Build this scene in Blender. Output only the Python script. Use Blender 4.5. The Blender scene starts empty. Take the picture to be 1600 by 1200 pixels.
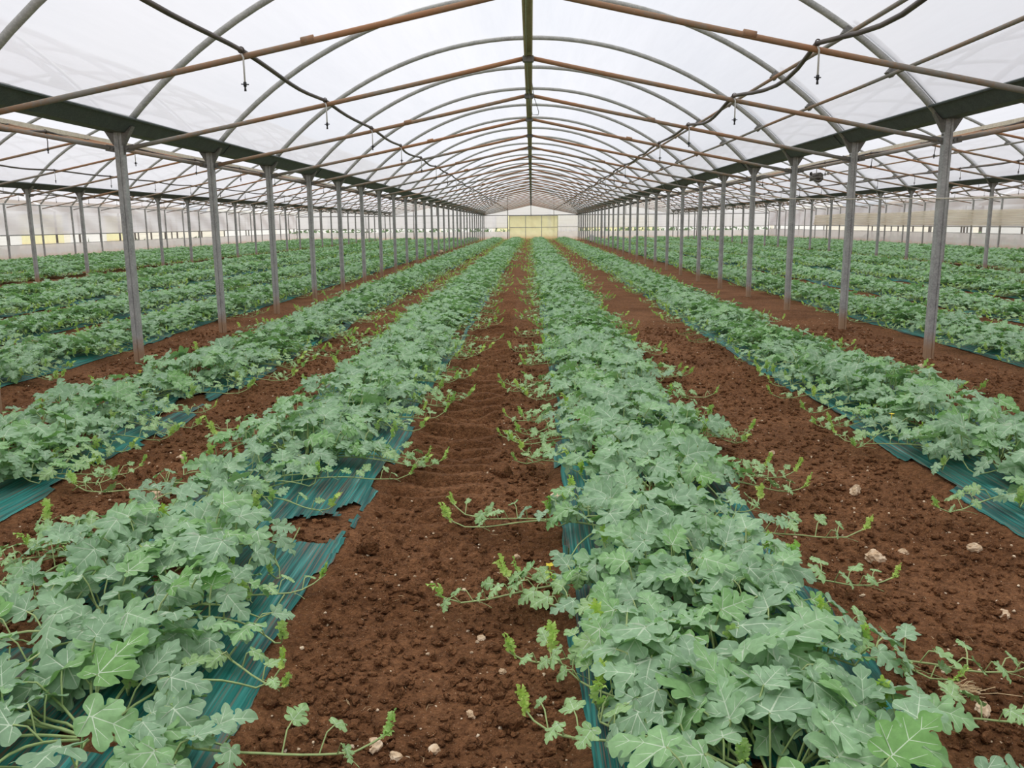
import bpy, math, random
import numpy as np
from mathutils import Vector, Matrix
from mathutils.geometry import delaunay_2d_cdt

random.seed(7)
RNG = np.random.default_rng(7)
SC = bpy.context.scene
COL = SC.collection

# ------------------------------------------------------------------ camera
CAM_F, CAM_P, CAM_YW, CAM_R = 1310.98, 0.1886, 0.0241, 0.008
CAM_LOC = Vector((0.0237, 0.0, 1.3668))


def cam_dir(a, b, c):
    X = a * math.cos(CAM_R) + b * math.sin(CAM_R)
    u = -a * math.sin(CAM_R) + b * math.cos(CAM_R)
    Y = c * math.cos(CAM_P) + u * math.sin(CAM_P)
    Z = -c * math.sin(CAM_P) + u * math.cos(CAM_P)
    return Vector((X * math.cos(CAM_YW) - Y * math.sin(CAM_YW), X * math.sin(CAM_YW) + Y * math.cos(CAM_YW), Z))


cr, cu, cf = cam_dir(1, 0, 0), cam_dir(0, 1, 0), cam_dir(0, 0, 1)
cam_data = bpy.data.cameras.new('camera')
cam_data.sensor_width = 36.0
cam_data.lens = CAM_F / 1600 * 36.0
cam_data.clip_start = 0.05
cam_data.clip_end = 600
cam = bpy.data.objects.new('camera', cam_data)
COL.objects.link(cam)
M = Matrix.Identity(4)
for i in range(3):
    M[i][0], M[i][1], M[i][2], M[i][3] = cr[i], cu[i], -cf[i], CAM_LOC[i]
cam.matrix_world = M
SC.camera = cam

# ------------------------------------------------------------------ sky: thin bright overcast
world = bpy.data.worlds.new('overcast_sky')
SC.world = world
world.use_nodes = True
nt = world.node_tree
nt.nodes.clear()
w_out = nt.nodes.new('ShaderNodeOutputWorld')
w_bg = nt.nodes.new('ShaderNodeBackground')
w_tc = nt.nodes.new('ShaderNodeTexCoord')
w_noise = nt.nodes.new('ShaderNodeTexNoise')
w_noise.inputs['Scale'].default_value = 2.2
w_noise.inputs['Detail'].default_value = 5
w_ramp = nt.nodes.new('ShaderNodeValToRGB')
w_ramp.color_ramp.elements[0].position = 0.34
w_ramp.color_ramp.elements[0].color = (0.70, 0.80, 0.92, 1)
w_ramp.color_ramp.elements[1].position = 0.62
w_ramp.color_ramp.elements[1].color = (1.0, 0.99, 0.985, 1)
nt.links.new(w_tc.outputs['Generated'], w_noise.inputs['Vector'])
nt.links.new(w_noise.outputs['Fac'], w_ramp.inputs['Fac'])
nt.links.new(w_ramp.outputs['Color'], w_bg.inputs['Color'])
nt.links.new(w_bg.outputs['Background'], w_out.inputs['Surface'])
w_bg.inputs['Strength'].default_value = 0.60
# hazy sun behind thin cloud, high above the far half of the tunnels
sun_data = bpy.data.lights.new('hazy_sun', 'SUN')
sun_data.energy = 2.9
sun_data.angle = math.radians(50)
sun_data.color = (1.0, 0.97, 0.92)
sun = bpy.data.objects.new('hazy_sun', sun_data)
COL.objects.link(sun)
sun.rotation_euler = (math.radians(-14), math.radians(-8), 0)

SC.view_settings.view_transform = 'Standard'
SC.view_settings.look = 'None'
SC.view_settings.gamma = 1.0
SC.view_settings.use_curve_mapping = False
SC.view_settings.exposure = 0.14
SC.cycles.transparent_max_bounces = 24
SC.cycles.max_bounces = 8

# ------------------------------------------------------------------ layout constants
Y0, BAY = 8.4138, 2.3704
K_LAST = 27
Y_END = Y0 + K_LAST * BAY + 0.08
EAVE = 2.29
APEX, RAD = 4.07, 5.3
SPANS = {-16: 'outer left tunnel', -8: 'left tunnel', 0: 'middle tunnel', 8: 'right tunnel', 16: 'outer right tunnel'}


def ky(k):
    return Y0 + k * BAY


# ------------------------------------------------------------------ noise and ground height
def _hash(ix, iy, seed):
    h = (ix.astype(np.int64) * 374761393 + iy.astype(np.int64) * 668265263 + seed * 1442695041) & 0x7fffffff
    h = ((h ^ (h >> 13)) * 1274126177) & 0x7fffffff
    h = h ^ (h >> 16)
    return (h & 0xffff) / 65535.0


def vnoise(x, y, seed=0):
    x = np.asarray(x, float)
    y = np.asarray(y, float)
    ix, iy = np.floor(x), np.floor(y)
    fx, fy = x - ix, y - iy
    ix, iy = ix.astype(np.int64), iy.astype(np.int64)
    fx = fx * fx * (3 - 2 * fx)
    fy = fy * fy * (3 - 2 * fy)
    a = _hash(ix, iy, seed)
    b = _hash(ix + 1, iy, seed)
    c = _hash(ix, iy + 1, seed)
    d = _hash(ix + 1, iy + 1, seed)
    return (a * (1 - fx) + b * fx) * (1 - fy) + (c * (1 - fx) + d * fx) * fy


BEDS = [  # centre x, half width, name in labels
    (-2.87, 0.43, 'bed beside the left post row'),
    (-1.25, 0.47, 'bed left of the wheel-marked path'),
    (0.62, 0.46, 'bed right of the wheel-marked path'),
    (2.60, 0.46, 'bed beside the right post row'),
    (-4.90, 0.41, 'first bed beyond the left post row'),
    (5.02, 0.41, 'first bed beyond the right post row'),
    (-6.55, 0.41, 'second bed beyond the left post row'),
    (6.85, 0.41, 'second bed beyond the right post row'),
    (-8.50, 0.41, 'third bed beyond the left post row'),
    (8.85, 0.41, 'third bed beyond the right post row'),
    (-10.35, 0.41, 'fourth bed beyond the left post row'),
    (10.70, 0.41, 'fourth bed beyond the right post row'),
    (-13.1, 0.47, 'first bed of the outer left tunnel'), (-15.0, 0.47, 'second bed of the outer left tunnel'),
    (-16.9, 0.47, 'third bed of the outer left tunnel'), (-18.7, 0.47, 'fourth bed of the outer left tunnel'),
    (13.1, 0.47, 'first bed of the outer right tunnel'), (15.0, 0.47, 'second bed of the outer right tunnel'),
    (16.9, 0.47, 'third bed of the outer right tunnel'), (18.7, 0.47, 'fourth bed of the outer right tunnel'),
]


def sstep(e0, e1, x):
    t = np.clip((x - e0) / (e1 - e0), 0, 1)
    return t * t * (3 - 2 * t)


def bed_mask(x):
    m = np.zeros_like(x)
    for cx, hw, _ in BEDS:
        m = np.maximum(m, 1 - sstep(hw - 0.06, hw + 0.06, np.abs(x - cx)))
    return m


def gz_base(x, y):
    x = np.asarray(x, float)
    y = np.asarray(y, float)
    m = bed_mask(x)
    z = 0.03 * (vnoise(x * 0.7, y * 0.7, 1) - 0.5) * (1 - 0.7 * m)
    return z + 0.035 * m - 0.012


def gz(x, y):
    x = np.asarray(x, float)
    y = np.asarray(y, float)
    m = bed_mask(x)
    z = gz_base(x, y)
    rough = 1 - 0.75 * m
    l1 = np.abs(vnoise(x * 9, y * 9, 2) - 0.5) * 2
    l2 = np.abs(vnoise(x * 21 + 5, y * 21, 3) - 0.5) * 2
    l3 = np.abs(vnoise(x * 45 + 5, y * 45 + 9, 4) - 0.5) * 2
    near = 1 - sstep(10, 22, y)
    patch = 0.35 + 0.9 * sstep(0.3, 0.75, vnoise(x * 1.3 + 3, y * 1.3, 5))
    # tractor tyre print along the middle path
    tx = (x + 0.47 + 0.03 * np.sin(y * 0.6)) / 0.26
    t_in = (1 - sstep(0.8, 1.05, np.abs(tx))) * sstep(3.2, 4.4, y)
    ph = (y - 0.11 * np.abs(tx) ** 1.3) / 0.19
    lug = sstep(0.40, 0.72, 0.5 + 0.5 * np.sin(ph * 2 * np.pi))
    lug = lug * (0.35 + 0.8 * vnoise(x * 5, y * 5, 8))
    z = z + rough * patch * near * (0.026 * l1 + 0.020 * l2 + 0.014 * l3) * (1 - 0.85 * t_in)
    z = z + t_in * (0.090 * lug - 0.052) * near
    return z


def gz1(x, y):
    return float(gz(np.array([x]), np.array([y]))[0])


# ------------------------------------------------------------------ mesh helpers
class MB:
    def __init__(self):
        self.v, self.f, self.m = [], [], []

    def box(self, c, s, rot=None, mi=0):
        n = len(self.v)
        for dx, dy, dz in ((-1, -1, -1), (1, -1, -1), (1, 1, -1), (-1, 1, -1), (-1, -1, 1), (1, -1, 1), (1, 1, 1), (-1, 1, 1)):
            p = Vector((dx * s[0] / 2, dy * s[1] / 2, dz * s[2] / 2))
            if rot is not None:
                p = rot @ p
            self.v.append((c[0] + p[0], c[1] + p[1], c[2] + p[2]))
        for q in ((0, 3, 2, 1), (4, 5, 6, 7), (0, 1, 5, 4), (1, 2, 6, 5), (2, 3, 7, 6), (3, 0, 4, 7)):
            self.f.append(tuple(n + i for i in q))
            self.m.append(mi)
        return self

    def tube(self, pts, r, n=8, mi=0, caps=True):
        pts = [Vector(p) for p in pts]
        rs = r if isinstance(r, (list, tuple)) else [r] * len(pts)
        t0 = (pts[1] - pts[0]).normalized()
        ref = Vector((0, 0, 1)) if abs(t0.z) < 0.9 else Vector((1, 0, 0))
        u = t0.cross(ref).normalized()
        base = len(self.v)
        L = len(pts)
        for i, p in enumerate(pts):
            t = (pts[min(i + 1, L - 1)] - pts[max(i - 1, 0)]).normalized()
            u = (u - t * u.dot(t)).normalized()
            w = t.cross(u)
            for j in range(n):
                a = 2 * math.pi * j / n
                q = p + (u * math.cos(a) + w * math.sin(a)) * rs[i]
                self.v.append(tuple(q))
        for i in range(L - 1):
            for j in range(n):
                a, b = base + i * n + j, base + i * n + (j + 1) % n
                self.f.append((a, b, b + n, a + n))
                self.m.append(mi)
        if caps:
            self.f.append(tuple(base + j for j in reversed(range(n))))
            self.f.append(tuple(base + (L - 1) * n + j for j in range(n)))
            self.m += [mi, mi]
        return self

    def prism(self, poly, axis_pts, mi=0):
        """extrude a closed 2D polygon of (right, up) along two points by explicit frames [(origin, right, up), ...]"""
        base = len(self.v)
        n = len(poly)
        for o, r, u in axis_pts:
            for a, b in poly:
                self.v.append((o[0] + r[0] * a + u[0] * b, o[1] + r[1] * a + u[1] * b, o[2] + r[2] * a + u[2] * b))
        for i in range(len(axis_pts) - 1):
            for j in range(n):
                a, b = base + i * n + j, base + i * n + (j + 1) % n
                self.f.append((a, b, b + n, a + n))
                self.m.append(mi)
        self.f.append(tuple(base + j for j in reversed(range(n))))
        self.f.append(tuple(base + (len(axis_pts) - 1) * n + j for j in range(n)))
        self.m += [mi, mi]
        return self

    def mesh(self, name, mats, smooth=False):
        me = bpy.data.meshes.new(name)
        me.from_pydata(self.v, [], self.f)
        for x in (mats if isinstance(mats, (list, tuple)) else [mats]):
            me.materials.append(x)
        if any(self.m):
            me.polygons.foreach_set('material_index', self.m)
        if smooth:
            me.polygons.foreach_set('use_smooth', [True] * len(self.f))
        me.update()
        return me


def np_mesh(name, V, F, mats, mi=None, smooth=True, attrs=None):
    """V (n,3) and F (m,3) or (m,4) arrays"""
    me = bpy.data.meshes.new(name)
    V = np.ascontiguousarray(V, np.float32)
    F = np.ascontiguousarray(F, np.int32)
    n, m, w = len(V), len(F), F.shape[1]
    me.vertices.add(n)
    me.vertices.foreach_set('co', V.ravel())
    me.loops.add(m * w)
    me.loops.foreach_set('vertex_index', F.ravel())
    me.polygons.add(m)
    me.polygons.foreach_set('loop_start', np.arange(0, m * w, w, dtype=np.int32))
    me.polygons.foreach_set('loop_total', np.full(m, w, np.int32))
    for x in (mats if isinstance(mats, (list, tuple)) else [mats]):
        me.materials.append(x)
    if mi is not None:
        me.polygons.foreach_set('material_index', np.ascontiguousarray(mi, np.int32))
    me.polygons.foreach_set('use_smooth', np.full(m, smooth, bool))
    for an, av in (attrs or {}).items():
        at = me.attributes.new(an, 'FLOAT', 'POINT')
        at.data.foreach_set('value', np.ascontiguousarray(av, np.float32))
    me.update(calc_edges=True)
    return me


def add(name, me, parent=None, loc=None, rz=None):
    o = bpy.data.objects.new(name, me)
    COL.objects.link(o)
    if parent is not None:
        o.parent = parent
    if loc is not None:
        o.location = loc
    if rz is not None:
        o.rotation_euler = (0, 0, rz)
    return o


def tag(o, label=None, cat=None, group=None, kind=None):
    if label:
        o['label'] = label
    if cat:
        o['category'] = cat
    if group:
        o['group'] = group
    if kind:
        o['kind'] = kind
    return o


def thing(name, label, cat, loc=(0, 0, 0), rz=0.0, group=None):
    return tag(add(name, None, None, loc, rz), label, cat, group)


_ones = 'zeroth first second third fourth fifth sixth seventh eighth ninth tenth eleventh twelfth thirteenth fourteenth fifteenth sixteenth seventeenth eighteenth nineteenth'.split()


def nth(n):
    if n < 20:
        return _ones[n]
    t = {2: 'twent', 3: 'thirt', 4: 'fort', 5: 'fift', 6: 'sixt', 7: 'sevent', 8: 'eight', 9: 'ninet'}[n // 10]
    return t + 'ieth' if n % 10 == 0 else t + 'y-' + _ones[n % 10]


# ------------------------------------------------------------------ materials
def new_mat(name):
    m = bpy.data.materials.new(name)
    m.use_nodes = True
    t = m.node_tree
    t.nodes.clear()
    o = t.nodes.new('ShaderNodeOutputMaterial')
    return m, t, o


def N(t, kind, **kw):
    n = t.nodes.new(kind)
    for k, v in kw.items():
        if k in n.inputs:
            n.inputs[k].default_value = v
        else:
            setattr(n, k, v)
    return n


def ramp(t, fac, stops):
    r = t.nodes.new('ShaderNodeValToRGB')
    els = r.color_ramp.elements
    els[0].position, els[0].color = stops[0][0], (*stops[0][1], 1)
    els[1].position, els[1].color = stops[-1][0], (*stops[-1][1], 1)
    for p, c in stops[1:-1]:
        e = els.new(p)
        e.color = (*c, 1)
    t.links.new(fac, r.inputs['Fac'])
    return r.outputs['Color']


def noise(t, scale, vec=None, detail=3.0, rough=0.55):
    n = N(t, 'ShaderNodeTexNoise')
    n.inputs['Scale'].default_value = scale
    n.inputs['Detail'].default_value = detail
    n.inputs['Roughness'].default_value = rough
    if vec is not None:
        t.links.new(vec, n.inputs['Vector'])
    return n.outputs['Fac']


def mixc(t, fac, a, b, mode='MIX'):
    m = t.nodes.new('ShaderNodeMix')
    m.data_type = 'RGBA'
    m.blend_type = mode
    for sock, val in ((m.inputs[0], fac), (m.inputs[6], a), (m.inputs[7], b)):
        if hasattr(val, 'links'):
            t.links.new(val, sock)
        elif isinstance(val, (int, float)):
            sock.default_value = val
        else:
            sock.default_value = (*val, 1)
    return m.outputs[2]


def math_n(t, op, a, b=0.0, clamp=False):
    m = t.nodes.new('ShaderNodeMath')
    m.operation = op
    m.use_clamp = clamp
    for s, v in ((m.inputs[0], a), (m.inputs[1], b)):
        if hasattr(v, 'links'):
            t.links.new(v, s)
        else:
            s.default_value = v
    return m.outputs[0]


def coords(t, scale=(1, 1, 1), kind='Object'):
    tc = t.nodes.new('ShaderNodeTexCoord')
    mp = t.nodes.new('ShaderNodeMapping')
    mp.inputs['Scale'].default_value = scale
    t.links.new(tc.outputs[kind], mp.inputs['Vector'])
    return mp.outputs['Vector']


def world_pos(t, scale=(1, 1, 1)):
    g = t.nodes.new('ShaderNodeNewGeometry')
    mp = t.nodes.new('ShaderNodeMapping')
    mp.inputs['Scale'].default_value = scale
    t.links.new(g.outputs['Position'], mp.inputs['Vector'])
    return mp.outputs['Vector']


def bsdf(t, o, color, rough=0.6, metal=0.0, spec=0.4, bump=None, bump_d=0.01, bump_s=0.5):
    b = t.nodes.new('ShaderNodeBsdfPrincipled')
    if hasattr(color, 'links'):
        t.links.new(color, b.inputs['Base Color'])
    else:
        b.inputs['Base Color'].default_value = (*color, 1)
    if hasattr(rough, 'links'):
        t.links.new(rough, b.inputs['Roughness'])
    else:
        b.inputs['Roughness'].default_value = rough
    b.inputs['Metallic'].default_value = metal
    b.inputs['Specular IOR Level'].default_value = spec
    if bump is not None:
        bp = t.nodes.new('ShaderNodeBump')
        bp.inputs['Distance'].default_value = bump_d
        bp.inputs['Strength'].default_value = bump_s
        t.links.new(bump, bp.inputs['Height'])
        t.links.new(bp.outputs['Normal'], b.inputs['Normal'])
    if o is not None:
        t.links.new(b.outputs['BSDF'], o.inputs['Surface'])
    return b


def mat_soil():
    m, t, o = new_mat('red_brown_soil')
    p = world_pos(t)
    n1 = noise(t, 1.6, p, 4)
    n2 = noise(t, 38, p, 5, 0.65)
    c = ramp(t, n1, [(0.32, (0.185, 0.082, 0.034)), (0.68, (0.300, 0.142, 0.064))])
    c2 = ramp(t, n2, [(0.33, (0.55, 0.52, 0.50)), (0.66, (1.35, 1.35, 1.35))])
    col = mixc(t, 1.0, c, c2, 'MULTIPLY')
    vo = N(t, 'ShaderNodeTexVoronoi')
    vo.inputs['Scale'].default_value = 95
    t.links.new(p, vo.inputs['Vector'])
    sz = math_n(t, 'LESS_THAN', vo.outputs['Distance'], 0.22)
    pick = math_n(t, 'GREATER_THAN', noise(t, 220, p, 1), 0.585)
    fac = math_n(t, 'MULTIPLY', sz, pick)
    col = mixc(t, fac, col, (0.50, 0.33, 0.20))
    h = math_n(t, 'ADD', noise(t, 55, p, 6, 0.7), math_n(t, 'MULTIPLY', noise(t, 170, p, 3), 0.5))
    v2 = N(t, 'ShaderNodeTexVoronoi')
    v2.inputs['Scale'].default_value = 70
    t.links.new(p, v2.inputs['Vector'])
    v3 = N(t, 'ShaderNodeTexVoronoi')
    v3.inputs['Scale'].default_value = 150
    t.links.new(p, v3.inputs['Vector'])
    h = math_n(t, 'SUBTRACT', h, math_n(t, 'ADD', math_n(t, 'MULTIPLY', v2.outputs['Distance'], 0.9), math_n(t, 'MULTIPLY', v3.outputs['Distance'], 0.5)))
    bsdf(t, o, col, 0.95, 0, 0.15, h, 0.016, 1.0)
    return m


def mat_stone():
    m, t, o = new_mat('pale_limestone')
    p = coords(t)
    c = ramp(t, noise(t, 25, p, 5), [(0.3, (0.42, 0.27, 0.15)), (0.48, (0.72, 0.56, 0.38)), (0.75, (0.85, 0.74, 0.57))])
    oi = t.nodes.new('ShaderNodeObjectInfo')
    c = mixc(t, math_n(t, 'MULTIPLY', oi.outputs['Random'], 0.30), c, (0.55, 0.32, 0.16))
    bsdf(t, o, c, 0.85, 0, 0.25, noise(t, 60, p, 4), 0.006, 0.6)
    return m


def mat_steel(name, a, b, rough=0.55, dirt=True, metal=0.35):
    m, t, o = new_mat(name)
    p = world_pos(t)
    c = ramp(t, noise(t, 9, p, 5, 0.6), [(0.3, a), (0.7, b)])
    c = mixc(t, ramp(t, noise(t, 60, p, 3), [(0.45, (0, 0, 0)), (0.75, (0.5, 0.5, 0.5))]), c, tuple(min(1, x * 1.5) for x in b))
    if dirt:
        sep = t.nodes.new('ShaderNodeSeparateXYZ')
        t.links.new(p, sep.inputs[0])
        hgt = math_n(t, 'ADD', sep.outputs['Z'], math_n(t, 'MULTIPLY', noise(t, 14, p, 3), 0.14))
        fac = ramp(t, hgt, [(0.18, (0.85, 0.85, 0.85)), (0.36, (0, 0, 0))])
        c = mixc(t, fac, c, (0.40, 0.235, 0.12))
    bsdf(t, o, c, rough, metal, 0.4, noise(t, 80, p, 2), 0.002, 0.3)
    return m


def mat_rust():
    m, t, o = new_mat('rust_streaked_pipe')
    p = coords(t)
    wp = world_pos(t)
    k = noise(t, 0.9, wp, 3)
    fine = noise(t, 30, wp, 4, 0.7)
    f = math_n(t, 'ADD', k, math_n(t, 'MULTIPLY', math_n(t, 'SUBTRACT', fine, 0.5), 0.5))
    sp_ = t.nodes.new('ShaderNodeSeparateXYZ')
    t.links.new(p, sp_.inputs[0])
    f = math_n(t, 'ADD', f, math_n(t, 'MULTIPLY', math_n(t, 'SUBTRACT', 2.1, math_n(t, 'ABSOLUTE', sp_.outputs['X'])), 0.075))
    c = ramp(t, f, [(0.36, (0.28, 0.265, 0.23)), (0.50, (0.33, 0.22, 0.14)), (0.70, (0.40, 0.205, 0.105))])
    sp = ramp(t, noise(t, 120, wp, 2), [(0.68, (0, 0, 0)), (0.74, (0.7, 0.7, 0.7))])
    c = mixc(t, sp, c, (0.55, 0.50, 0.42))
    bsdf(t, o, c, 0.7, 0.15, 0.35, fine, 0.003, 0.5)
    return m


def simple(name, c, rough=0.6, metal=0.0, spec=0.4, var=0.25, scale=20):
    m, t, o = new_mat(name)
    p = world_pos(t)
    col = ramp(t, noise(t, scale, p, 4), [(0.3, tuple(x * (1 - var) for x in c)), (0.7, tuple(min(1, x * (1 + var)) for x in c))])
    bsdf(t, o, col, rough, metal, spec)
    return m


def mat_film(name, tint, transp, transl, gloss_rough=0.25, stain=None, streak=(1.5, 0.12, 1.5)):
    """greenhouse film: some light straight through, some scattered"""
    m, t, o = new_mat(name)
    p = world_pos(t, streak)
    n = noise(t, 1.4, p, 5, 0.6)
    tr = t.nodes.new('ShaderNodeBsdfTransparent')
    tr.inputs['Color'].default_value = (0.95, 0.96, 0.97, 1)
    tl = t.nodes.new('ShaderNodeBsdfTranslucent')
    col = mixc(t, n, tint, tuple(min(1, x * 1.06) for x in tint))
    df = t.nodes.new('ShaderNodeBsdfPrincipled')
    df.inputs['Roughness'].default_value = gloss_rough
    if stain:
        wp = world_pos(t)
        sep = t.nodes.new('ShaderNodeSeparateXYZ')
        t.links.new(wp, sep.inputs[0])
        hgt = math_n(t, 'ADD', sep.outputs['Z'], math_n(t, 'MULTIPLY', noise(t, 2.5, wp, 4), 0.30))
        f = ramp(t, hgt, [(0.10, (0.95, 0.95, 0.95)), (0.52, (0, 0, 0))])
        col = mixc(t, f, col, stain)
    t.links.new(col, tl.inputs['Color'])
    t.links.new(col, df.inputs['Base Color'])
    m1 = t.nodes.new('ShaderNodeMixShader')
    m1.inputs[0].default_value = transl
    t.links.new(df.outputs['BSDF'], m1.inputs[1])
    t.links.new(tl.outputs['BSDF'], m1.inputs[2])
    m2 = t.nodes.new('ShaderNodeMixShader')
    fac = math_n(t, 'ADD', math_n(t, 'MULTIPLY', math_n(t, 'SUBTRACT', n, 0.5), 0.35), transp, True)
    t.links.new(fac, m2.inputs[0])
    t.links.new(m1.outputs[0], m2.inputs[1])
    t.links.new(tr.outputs['BSDF'], m2.inputs[2])
    t.links.new(m2.outputs[0], o.inputs['Surface'])
    return m


def mat_mulch():
    m, t, o = new_mat('teal_mulch_film')
    p = world_pos(t, (75, 1.3, 10))
    p2 = world_pos(t, (190, 2.5, 10))
    s1 = noise(t, 1.0, p, 3, 0.6)
    s2 = noise(t, 1.0, p2, 2, 0.5)
    c = ramp(t, s1, [(0.34, (0.003, 0.040, 0.042)), (0.50, (0.008, 0.135, 0.115)), (0.64, (0.05, 0.27, 0.235)), (0.74, (0.22, 0.36, 0.34))])
    c = mixc(t, ramp(t, s2, [(0.54, (0, 0, 0)), (0.64, (0.85, 0.85, 0.85))]), c, (0.17, 0.11, 0.075))
    big = noise(t, 1.7, world_pos(t), 3)
    c = mixc(t, ramp(t, big, [(0.5, (0, 0, 0)), (0.75, (0.55, 0.55, 0.55))]), c, (0.012, 0.25, 0.20))
    dust = ramp(t, noise(t, 6, world_pos(t), 5), [(0.58, (0, 0, 0)), (0.78, (0.6, 0.6, 0.6))])
    c = mixc(t, dust, c, (0.16, 0.075, 0.036))
    bsdf(t, o, c, 0.5, 0, 0.22, s1, 0.008, 0.8)
    return m


def mat_leaf(name, stops, rough=0.55, transl=0.24):
    m, t, o = new_mat(name)
    oi = t.nodes.new('ShaderNodeObjectInfo')
    at = t.nodes.new('ShaderNodeAttribute')
    at.attribute_name = 'tint'
    r = math_n(t, 'FRACT', math_n(t, 'ADD', oi.outputs['Random'], at.outputs['Fac']))
    c = ramp(t, r, stops)
    wp = world_pos(t)
    c = mixc(t, 1.0, c, ramp(t, noise(t, 45, wp, 3), [(0.3, (0.86, 0.86, 0.86)), (0.7, (1.12, 1.12, 1.12))]), 'MULTIPLY')
    g = t.nodes.new('ShaderNodeNewGeometry')
    c = mixc(t, g.outputs['Backfacing'], c, mixc(t, 0.35, c, (0.30, 0.40, 0.30)))
    b = bsdf(t, None, c, rough, 0, 0.35, noise(t, 140, wp, 2), 0.002, 0.35)
    tl = t.nodes.new('ShaderNodeBsdfTranslucent')
    t.links.new(mixc(t, 1.0, c, (0.9, 1.25, 0.45), 'MULTIPLY'), tl.inputs['Color'])
    mx = t.nodes.new('ShaderNodeMixShader')
    mx.inputs[0].default_value = transl
    t.links.new(b.outputs['BSDF'], mx.inputs[1])
    t.links.new(tl.outputs['BSDF'], mx.inputs[2])
    t.links.new(mx.outputs[0], o.inputs['Surface'])
    return m


M_SOIL = mat_soil()
M_STONE = mat_stone()
M_STEEL = mat_steel('galvanised_post_steel', (0.27, 0.27, 0.265), (0.43, 0.43, 0.415), 0.6, True, 0.1)
M_ARCH = mat_steel('galvanised_arch_tube', (0.30, 0.30, 0.28), (0.44, 0.435, 0.40), 0.5, False, 0.15)
M_GUTTER = mat_steel('dark_gutter_steel', (0.062, 0.076, 0.076), (0.095, 0.112, 0.110), 0.55, False, 0.2)
M_BRACKET = mat_steel('bracket_steel', (0.13, 0.13, 0.12), (0.23, 0.22, 0.20), 0.6, False, 0.1)
M_RUST = mat_rust()
M_BEAM = mat_steel('ridge_channel_steel', (0.56, 0.48, 0.36), (0.72, 0.63, 0.49), 0.55, False, 0.0)
M_PIPE = simple('dusty_black_polythene', (0.085, 0.066, 0.052), 0.5, 0, 0.4, 0.45, 4)
M_WHITE = simple('white_plastic', (0.72, 0.72, 0.68), 0.5, 0, 0.4, 0.08)
M_BLACK = simple('black_plastic', (0.025, 0.027, 0.028), 0.5)
M_CORD = simple('pale_cord', (0.66, 0.60, 0.50), 0.8, 0, 0.2, 0.1)
M_GREENCORD = simple('faded_green_cord', (0.60, 0.74, 0.62), 0.8, 0, 0.2, 0.1)
M_NET = simple('dark_shade_net', (0.16, 0.15, 0.135), 0.9, 0, 0.2, 0.4)
M_STRAW = simple('dry_straw', (0.60, 0.44, 0.25), 0.8, 0, 0.2, 0.25)
M_ROOF = mat_film('roof_film', (0.79, 0.79, 0.845), 0.30, 0.88)
M_WALLFILM = mat_film('wall_film', (0.94, 0.955, 1.0), 0.13, 0.95, 0.4, None, (0.2, 0.2, 5.0))
M_SKIRT = mat_film('skirt_film', (0.98, 0.97, 0.945), 0.12, 0.86, 0.4, (0.72, 0.45, 0.22), (1.2, 1.2, 0.8))
M_NETBEIGE = mat_film('beige_insect_net', (0.97, 0.89, 0.72), 0.20, 0.82, 0.7, None, (0.15, 0.15, 9.0))
M_YELLOW = mat_film('yellow_sheet', (0.99, 0.93, 0.56), 0.12, 0.75, 0.5, (0.9, 0.58, 0.25), (1, 1, 1))
M_MULCH = mat_mulch()
M_LEAF = mat_leaf('glaucous_leaf', [(0.0, (0.255, 0.410, 0.240)), (0.30, (0.300, 0.465, 0.285)), (0.62, (0.335, 0.525, 0.300)), (0.86, (0.300, 0.510, 0.230)), (1.0, (0.210, 0.420, 0.125))])
M_VEIN = mat_leaf('pale_leaf_vein', [(0.0, (0.50, 0.62, 0.44)), (1.0, (0.54, 0.66, 0.46))], 0.55, 0.05)
M_YOUNG = mat_leaf('yellow_green_young_leaf', [(0.0, (0.46, 0.66, 0.16)), (0.5, (0.60, 0.74, 0.19)), (1.0, (0.42, 0.66, 0.20))], 0.5, 0.35)
M_MID = mat_leaf('fresh_green_leaf', [(0.0, (0.28, 0.46, 0.18)), (1.0, (0.34, 0.52, 0.22))], 0.5, 0.15)
M_VINE = mat_leaf('pale_green_vine', [(0.0, (0.36, 0.48, 0.19)), (1.0, (0.46, 0.56, 0.24))], 0.5, 0.0)
M_FLOWER = simple('yellow_petal', (0.85, 0.66, 0.05), 0.5)
M_OUT = simple('pale_dry_ground', (0.62, 0.58, 0.48), 0.9, 0, 0.1, 0.3, 0.4)
M_HEDGE = simple('distant_green', (0.24, 0.36, 0.20), 0.9, 0, 0.1, 0.4, 1.5)

# ------------------------------------------------------------------ ground
def spread(segs):
    out = [segs[0][0]]
    for a, b, st in segs:
        n = max(1, int(round((b - a) / st)))
        out += list(a + (b - a) * (np.arange(1, n + 1) / n))
    return np.array(out)


gx = spread([(-34, -21, 2), (-21, -12, 0.45), (-12, -4.6, 0.12), (-4.6, -3.4, 0.05), (-3.4, 3.4, 0.021), (3.4, 4.6, 0.05), (4.6, 12, 0.12), (12, 21, 0.45), (21, 34, 2)])
gy = spread([(-8, 1.5, 0.5), (1.5, 4.2, 0.014), (4.2, 7.5, 0.021), (7.5, 12, 0.04), (12, 24, 0.09), (24, 50, 0.4), (50, 76, 0.8)])
GX, GY = np.meshgrid(gx, gy)
GZ = gz(GX, GY)
nx, ny = len(gx), len(gy)
ii = (np.arange(ny - 1)[:, None] * nx + np.arange(nx - 1)[None, :]).ravel()
floor = add('floor', np_mesh('floor', np.stack([GX.ravel(), GY.ravel(), GZ.ravel()], 1), np.stack([ii, ii + 1, ii + 1 + nx, ii + nx], 1), M_SOIL))
tag(floor, 'red-brown crumbly greenhouse soil with tractor tyre prints', None, None, 'structure')

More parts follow.
